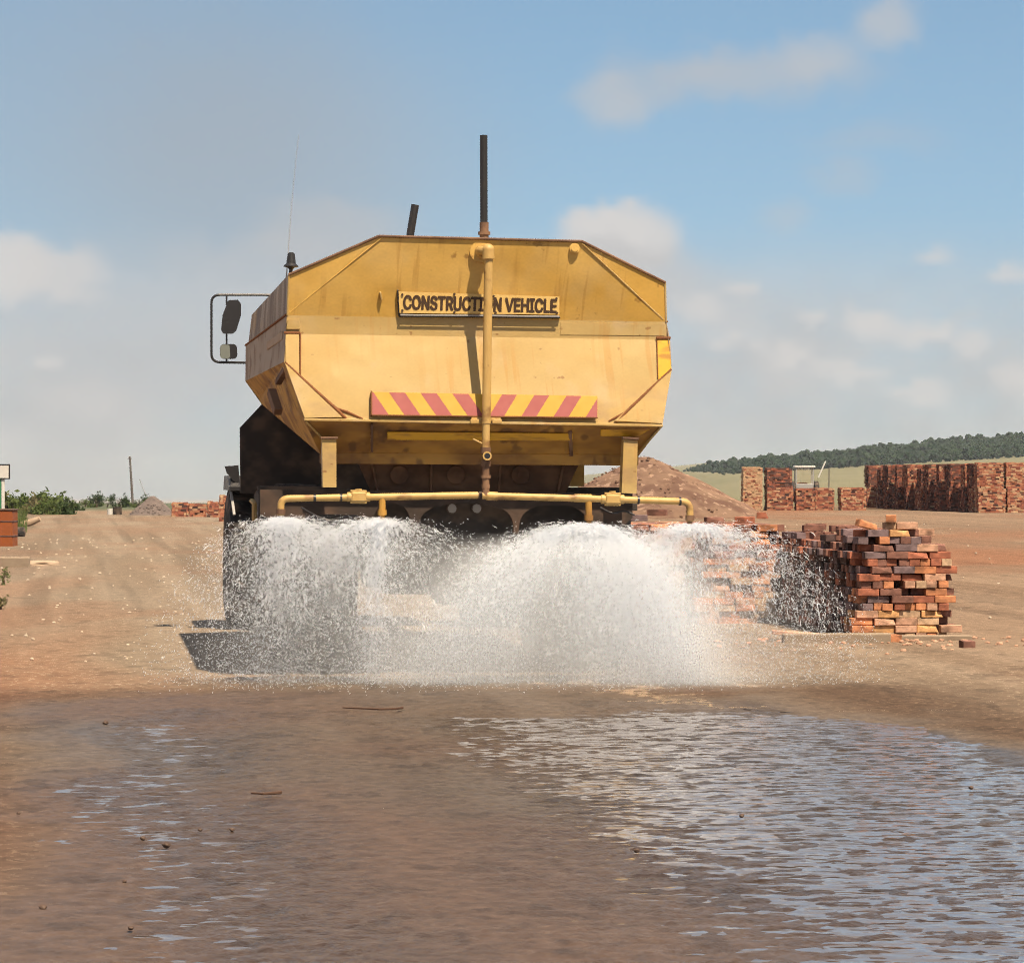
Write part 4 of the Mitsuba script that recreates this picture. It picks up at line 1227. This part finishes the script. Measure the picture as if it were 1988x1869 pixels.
hw, hz_ = 0.17, (zt - zb_) / 2
obj("frame", cat_([cbox((0.03, 0.045, 2 * hz_), (sgn * hw - 0.01, -0.04, (zt + zb_) / 2), 0.005) for sgn in (-1, 1)] + [cbox((2 * hw + 0.03, 0.045, 0.03), (-0.01, -0.04, (zt + zb_) / 2 + sgn * hz_), 0.005) for sgn in (-1, 1)]), "black_paint", bb_, mat4(None, (px_, ysp, 0)))
yk = 1.65 * F / (1102 - HY)
tag(obj("kerb_block", cbox((0.8, 0.3, 0.19), (-0.4, 0.15, 0.095), 0.015), "concrete", None, mat4(None, (sx(55, yk), yk, 0)) @ rot("z", 2), smooth=False), "grey concrete kerb block on the dirt at the left edge", "kerb block")
tag(obj("soil_slab", rock(0.32, 4, 0.25, 2).apply_translation((0, 0, 0.03)), "pale_rubble", None, mat4(None, (sx(84, yk + 1), yk + 1, 0))), "flat pale rubble piece right of the kerb block", "rubble")
yt = 1.65 * F / (1043 - HY)
ty_ = lathe([(0.10, -0.07), (0.15, -0.09), (0.19, -0.05), (0.20, 0), (0.19, 0.05), (0.15, 0.09), (0.10, 0.07), (0.10, -0.07)], 24)
tag(obj("old_tyre", ty_.apply_translation((0, 0, 0.09)), "tyre_rubber", None, mat4(None, (sx(34, yt), yt + 0.2, 0)) @ np.diag([1.0, 1.0, 1.6, 1.0])), "small dark tyre lying flat right of the orange bin", "tyre")
yl = 104.0
tag(obj("log", tube([(-0.32, 0, 0.10), (0.0, 0.05, 0.16), (0.34, 0, 0.30)], [0.10, 0.12, 0.09], 10), "pale_rubble", None, mat4(None, (sx(58, yl), yl, 0))), "pale log lying on the left verge below the bushes", "log")
# far pole with stay wire
ypo = 420.0
zb0, zt0 = EYE - (978 - HY) * ypo / F - 1.0, EYE - (886 - HY) * ypo / F
tag(obj("utility_pole", cat_([tube([(sx(258.5, ypo), ypo, zb0), (sx(252, ypo), ypo, zt0)], [0.19, 0.13], 10), beam((sx(248, ypo), ypo, zt0 - 0.3), (sx(256, ypo), ypo, zt0 - 0.3), 0.12, 0.12)]), "pole_wood"), "leaning dark utility pole standing far away on the left skyline", "utility pole")
tag(obj("crane_jib", cat_([tube([(sx(286, 430), 430, EYE - (972 - HY) * 430 / F), (sx(271, 430), 430, EYE - (930 - HY) * 430 / F)], 0.05, 6), cbox((1.2, 0.5, 0.6), (sx(294, 430), 430, EYE - (967 - HY) * 430 / F))]), "grey_steel"), "thin slanting jib far behind the grey gravel heap", "jib")
for i, (u, col, lab) in enumerate(((214, "white_paint", "white drum far away at the end of the road"), (228, "dirty_metal", "dark drum far away at the end of the road"))):
    y = 140.0
    tag(obj("steel_drum", cyl((0, 0, 0), (0, 0, 0.36 if i else 0.28), 0.13 if i == 0 else 0.2, 16), col, None, mat4(None, (sx(u, y), y, 0))), lab, "drum")

# far tractor behind the packs
yt = 225.0
tr = thing("tractor", "white roofed tractor standing behind the low brick packs", "tractor")
zg_ = -0.05
cxm = sx(1561, yt)
MTr = mat4(None, (cxm, yt, zg_))
obj("roof", cbox((1.5, 1.5, 0.14), (0, 0, 2.55), 0.05), "white_paint", tr, MTr)
obj("cab_frame", cat_([cbox((0.08, 0.08, 1.35), (a * 0.62, b * 0.6, 1.85), 0.01) for a in (-1, 1) for b in (-1, 1)] + [cbox((1.34, 1.3, 0.5), (0, 0, 1.05), 0.04)]), "grey_steel", tr, MTr)
scene["cab_glass"] = {"type": "thindielectric", "int_ior": 1.5}
for b in (-0.6, 0.6):
    obj("window", facet([[(-0.58, b, 1.3), (0.58, b, 1.3), (0.58, b, 2.45), (-0.58, b, 2.45)]]), "cab_glass", tr, MTr, smooth=False)
obj("bonnet", cbox((0.7, 1.6, 0.6), (0, 1.5, 1.1), 0.08), "orange_paint", tr, MTr)
for a in (-1, 1):
    for b, r_ in ((-0.2, 0.75), (1.8, 0.45)):
        m = lathe([(0.1, -0.18), (r_ * 0.8, -0.2), (r_, -0.14), (r_, 0.14), (r_ * 0.8, 0.2), (0.1, 0.18), (0.1, -0.18)], 24)
        m.apply_transform(rot("y", 90))
        m.apply_translation((a * 0.85, b, r_))
        obj("wheel", m, "tyre_rubber", tr, MTr)
obj("loader_arm", beam((sx(1590, yt) - cxm, 0.5, 1.75), (sx(1604, yt) - cxm, 0.5, 2.95), 0.09, 0.09), "white_paint", tr, MTr)
tag(obj("fence_post", tube([(0, 0, 0), (0.02, 0, 2.4)], 0.045, 8), "pole_wood", None, mat4(None, (sx(1609, 215.0), 215.0, -0.05))), "thin dark post right of the white roofed tractor", "post")

# ------------------------------------------------------------------ stones and twigs on the ground
g = np.random.default_rng(23)
names = {}
for i, (u, v, px, lab) in enumerate(((277, 1634, 9, "dark stone left of the largest stone on the wet mud"), (323, 1648, 13, "largest dark stone on the wet mud at lower left"), (388, 1617, 7, "dark stone above and right of the largest stone"), (450, 1617, 8, "dark stone furthest right of the group on wet mud"),
                                     (242, 1718, 7, "dark stone alone below the largest stone"), (83, 1770, 13, "dark stone near the lower left corner"), (254, 1809, 9, "dark stone near the bottom edge at left"), (205, 1408, 9, "dark stone at the far rim of the left wet patch"),
                                     (36, 1584, 6, "tiny stone close to the left edge"), (1236, 1658, 9, "dark stone in the middle of the right puddle"), (1885, 1535, 8, "dark stone in the right puddle near the right edge"), (1440, 1590, 8, "small stone in the right puddle's upper part"))):
    y = 1.65 * F / (v - HY)
    m = rock(px * y / F * 0.62, 200 + i, 0.75, 2)
    tag(obj("stone", m, "dark_stone", None, mat4(None, (sx(u, y), y, 0.012 + px * y / F * 0.25))), lab, "stone", "dark stones on the wet ground")
for (pts, lab) in ((((666, 1382), (700, 1385), (735, 1388), (768, 1386), (782, 1382)), "long thin twig on the damp ground behind the truck"), (((488, 1552), (510, 1555), (535, 1552), (546, 1549)), "short twig lying on the wet mud at lower left")):
    P = []
    for u, v in pts:
        y = 1.65 * F / (v - HY)
        P.append((sx(u, y), y, 0.035))
    y0 = np.mean([p[1] for p in P])
    P = [(p[0], y0 + (p[1] - y0) * 0.5, p[2]) for p in P]
    tag(obj("twig", tube(P, np.linspace(0.005, 0.010, len(P)), 6), "twig_wood"), lab, "twig")
m = []
for _ in range(300):
    if g.random() < 0.75:
        y = g.uniform(27, 85)
        x = -g.uniform(0.4, 1.0) * 0.165 * y + g.normal(0, 0.6)
    else:
        y = g.uniform(29, 110)
        x = g.uniform(0.06, 0.17) * y
    s_ = rock(g.uniform(0.006, 0.02) * (0.6 + y / 60), int(g.integers(900)), 0.7)
    s_.apply_translation((x, y, 0.02))
    m.append(s_)
m2 = []
for _ in range(150):
    a_, b_ = g.normal(0.2, 1.5), -abs(g.normal(0, 0.9)) - 0.05
    q_ = rowpt(a_, b_)
    s_ = rock(g.uniform(0.008, 0.035), int(g.integers(900)), 0.6)
    s_.apply_translation((q_[0], q_[1], 0.022))
    m2.append(s_)
obj("brick_rubble", cat_(m2), "brick_salmon", smooth=False)
tag("brick_rubble", "crumbs of broken brick strewn in front of the brick stacks", "rubble", kind="stuff")
obj("pebbles", cat_(m), "pale_stone", smooth=False)
tag("pebbles", "pale pebbles strewn over the dry dirt road", "pebbles", kind="stuff")

# ------------------------------------------------------------------ water spray
GR = 9.81


def jets(noz, n, seed, fan, speed, rise, tmax=0.62, drag=1.1, spread=1.0, tpow=0.8):
    """ballistic drops leaving a deflector nozzle: truck-frame positions and velocities. fan: (centre, half-width) in degrees from straight back, + to the right"""
    q = np.random.default_rng(seed)
    phi = np.radians(fan[0] + fan[1] * np.clip(q.normal(0, 0.55, n), -1.2, 1.2) if len(fan) == 2 else fan[0] + fan[1] * (2 * q.beta(fan[2], fan[2], n) - 1))
    v = q.uniform(*speed, n)
    el = np.radians(q.normal(rise, 4.5 * spread, n))
    t = tmax * q.random(n) ** tpow
    k = drag
    d = np.stack([np.sin(phi) * np.cos(el), -np.cos(phi) * np.cos(el), np.sin(el)], 1) * v[:, None]
    e = np.exp(-k * t)[:, None]
    p = noz + d * (1 - e) / k
    p[:, 2] -= 0.5 * GR * t * t
    p = p + q.normal(0, 1, (n, 3)) * (0.008 + 0.10 * t[:, None]) * spread
    vel = d * e
    vel[:, 2] -= GR * t
    return p, vel, t


def drops(p, vel, r, stretch, seed):
    q = np.random.default_rng(seed)
    n = len(p)
    u = vel / (np.linalg.norm(vel, axis=1, keepdims=True) + 1e-9)
    u = u + q.normal(0, 0.8, (n, 3))
    u /= np.linalg.norm(u, axis=1, keepdims=True)
    a = np.cross(u, q.normal(size=(n, 3)))
    a /= np.linalg.norm(a, axis=1, keepdims=True)
    b = np.cross(u, a)
    r = r * q.uniform(0.5, 1.5, (n, 1))
    L = r * (1 + stretch * q.random((n, 1)))
    v = np.stack([p + u * L, p - u * L, p + a * r, p - a * r, p + b * r, p - b * r], 1).reshape(-1, 3)
    f0 = np.array([[0, 2, 4], [0, 4, 3], [0, 3, 5], [0, 5, 2], [1, 4, 2], [1, 3, 4], [1, 5, 3], [1, 2, 5]])
    f = (np.arange(n)[:, None, None] * 6 + f0[None]).reshape(-1, 3)
    return v, f


SPRAY = [
    ("water fan spraying from the leftmost nozzle over the left wheels", NOZ[0], [((8, 94, 0.8), (0.5, 3.8), 0, 2100), ((28, 72, 0.9), (1.5, 5.5), 1, 1300), ((0, 80), (0.3, 1.2), -10, 700)], 1),
    ("water fan spraying from the second nozzle from the left", NOZ[1], [((0, 95, 0.8), (0.5, 5.0), -1, 2500), ((-20, 30), (0.3, 1.6), -30, 1300), ((-66, 28), (1.6, 5.0), 0, 900)], 2),
    ("dense white water fan spraying from the third nozzle, the thickest plume", NOZ[2], [((0, 95, 0.8), (0.5, 5.2), -1, 3200), ((57, 13), (1.0, 3.3), -6, 5200), ((-72, 12), (2.0, 5.2), -2, 3000), ((0, 60), (0.4, 2.4), -20, 1500)], 3),
    ("water fan spraying from the rightmost nozzle over the brick stacks", NOZ[3], [((0, 95, 0.8), (0.5, 4.6), -1, 1900), ((68, 26), (1.5, 5.2), 1, 1300), ((-50, 40), (1.0, 4.4), -2, 1000)], 4),
]


def strands(noz, n, seed, fan, speed, rise, r0=0.0024, K=4, drag=2.0):
    """thin wavering threads of water, each a short piece of a ballistic path"""
    q = np.random.default_rng(seed)
    p0, v0, t0 = jets(noz, n, seed, fan, speed, rise, 0.40, drag=drag, tpow=1.8)
    pts = [p0]
    v, p = v0.copy(), p0.copy()
    side = np.cross(v0, q.normal(size=(n, 3)))
    side /= np.linalg.norm(side, axis=1, keepdims=True) + 1e-9
    sp_ = np.linalg.norm(v0, axis=1, keepdims=True)
    step = q.uniform(0.010, 0.022, (n, 1))
    ph, fr_ = q.uniform(0, 6.28, (n, 1)), q.uniform(0.9, 1.9, (n, 1))
    for k in range(1, K):
        d = v / (np.linalg.norm(v, axis=1, keepdims=True) + 1e-9)
        p = p + d * step + side * (0.011 * np.cos(ph + fr_ * k)) + q.normal(0, 0.0035, (n, 3))
        v = v + q.normal(0, 0.22, (n, 3)) * sp_
        pts.append(p)
    P = np.stack(pts, 1)                                   # n, K, 3
    tn = np.gradient(P, axis=1)
    tn /= np.linalg.norm(tn, axis=2, keepdims=True) + 1e-9
    a = np.cross(tn, side[:, None, :] + 0.01)
    a /= np.linalg.norm(a, axis=2, keepdims=True) + 1e-9
    b = np.cross(tn, a)
    prof = np.sin(np.linspace(0.25, np.pi - 0.25, K))[None, :, None]
    rr = r0 * q.uniform(0.6, 1.6, (n, 1, 1)) * prof
    ring = [P + rr * (np.cos(t) * a + np.sin(t) * b) for t in (0, 2.094, 4.189)]
    v_ = np.stack(ring, 2).reshape(n, K * 3, 3)
    f = []
    for k in range(K - 1):
        for j in range(3):
            x0, x1 = k * 3 + j, k * 3 + (j + 1) % 3
            f += [[x0, x1, x1 + 3], [x0, x1 + 3, x0 + 3]]
    f = np.array(f)
    ok = P[:, :, 2].min(1) > 0.01
    v_ = v_[ok]
    return v_.reshape(-1, 3), (np.arange(len(v_))[:, None, None] * (K * 3) + f[None]).reshape(-1, 3)


mist_p, mist_w = [], []
for lab, nz, js, sd in SPRAY:
    vs, fs, o = [], [], 0
    for i, (fan, sp_, rise, n) in enumerate(js):
        v, f = strands(nz, int(n * 0.50), 1000 * sd + 10 * i, fan, sp_, rise)
        vs.append(v)
        fs.append(f + o)
        o += len(v)
        p, vel, t = jets(nz, int(n * 7.0), 1000 * sd + 10 * i + 1, fan, sp_, rise, drag=2.0)
        ok = p[:, 2] > 0.01
        v, f = drops(p[ok], vel[ok], 0.0030, 1.0, sd * 77 + i)
        vs.append(v)
        fs.append(f + o)
        o += len(v)
        p, vel, t = jets(nz, int(n * 14), 5000 * sd + i, fan, (sp_[0], sp_[1] * 1.15), rise - 6, 0.66, 2.0, 2.1)
        mist_p.append(p)
        mist_w.append((1.5 if fan == (57, 13) else 1.7 if fan == (-72, 12) else 1.5) * np.full(len(p), {1: 0.02, 2: 0.34, 3: 1.0, 4: 0.04}[sd]) * (0.15 + 1.9 * t))
    k = key("water_spray")
    scene[k] = _orig_ply((np.vstack(vs), np.vstack(fs)), "spray_water", smooth=False, to_world=place(MT))
    tag(k, lab, "water spray", kind="stuff")
# fine mist drifting under the fans, a thin medium whose density follows the jets
mp_, mw_ = np.vstack(mist_p), np.concatenate(mist_w)
lo_, hi_ = np.array([-3.0, -3.6, 0.03]), np.array([3.4, 0.3, 1.45])
nx_, ny_, nz_ = 96, 56, 40
H, _ = np.histogramdd(mp_, bins=(nx_, ny_, nz_), range=list(zip(lo_, hi_)), weights=mw_)
from scipy.ndimage import gaussian_filter
H = gaussian_filter(H, (2.2, 2.2, 1.6))
wz = np.linspace(0, 1, nz_)
edge = np.ones_like(H)
for ax_, n_ in ((0, nx_), (1, ny_), (2, nz_)):
    e_ = np.minimum(np.arange(n_), np.arange(n_)[::-1]) / 4.0
    sh = [1, 1, 1]
    sh[ax_] = n_
    e_ = np.clip(e_, 0, 1)
    if ax_ == 2:
        e_ = np.clip(np.arange(n_)[::-1] / 4.0, 0, 1)
    edge = edge * e_.reshape(sh)
H = H / np.percentile(H[H > 0], 99) * edge
zc = lo_[2] + (np.arange(nz_) + 0.5) / nz_ * (hi_[2] - lo_[2])
H = H * np.clip((NOZ[2][2] - 0.06 - zc) / 0.14, 0, 1)
H = np.clip(H, 0, 1.6).transpose(2, 1, 0)[..., None].astype(np.float32)
MB = MT @ mat4(None, lo_) @ np.diag([*(hi_ - lo_), 1.0])
MISTD = 4.0
scene["mist_air"] = {"type": "heterogeneous", "albedo": {"type": "constvolume", "value": rgb((0.90, 0.935, 0.975))}, "scale": MISTD,
                     "sigma_t": {"type": "gridvolume", "grid": mi.VolumeGrid(H), "to_world": place(MB)}}
scene["spray_mist"] = {"type": "cube", "to_world": place(MB @ mat4(None, (0.5, 0.5, 0.5)) @ np.diag([0.5, 0.5, 0.5, 1])), "bsdf": {"type": "null"}, "interior": {"type": "ref", "id": "mist_air"}}
if HAZE:
    scene["spray_mist"]["exterior"] = {"type": "ref", "id": "haze_air"}
tag("spray_mist", "fine white mist hanging under the spray boom down to the ground", "mist", kind="stuff")

# ------------------------------------------------------------------ haze
if HAZE:
    z0, z1 = -70.0, 75.0
    scene["haze"] = {"type": "cube", "to_world": T().translate([0, 2450, (z0 + z1) / 2]).scale([4200, 2700, (z1 - z0) / 2]), "bsdf": {"type": "null"}, "interior": {"type": "ref", "id": "haze_air"}}
    tag("haze", "pale haze over the yard and the far hill", "haze", kind="stuff")
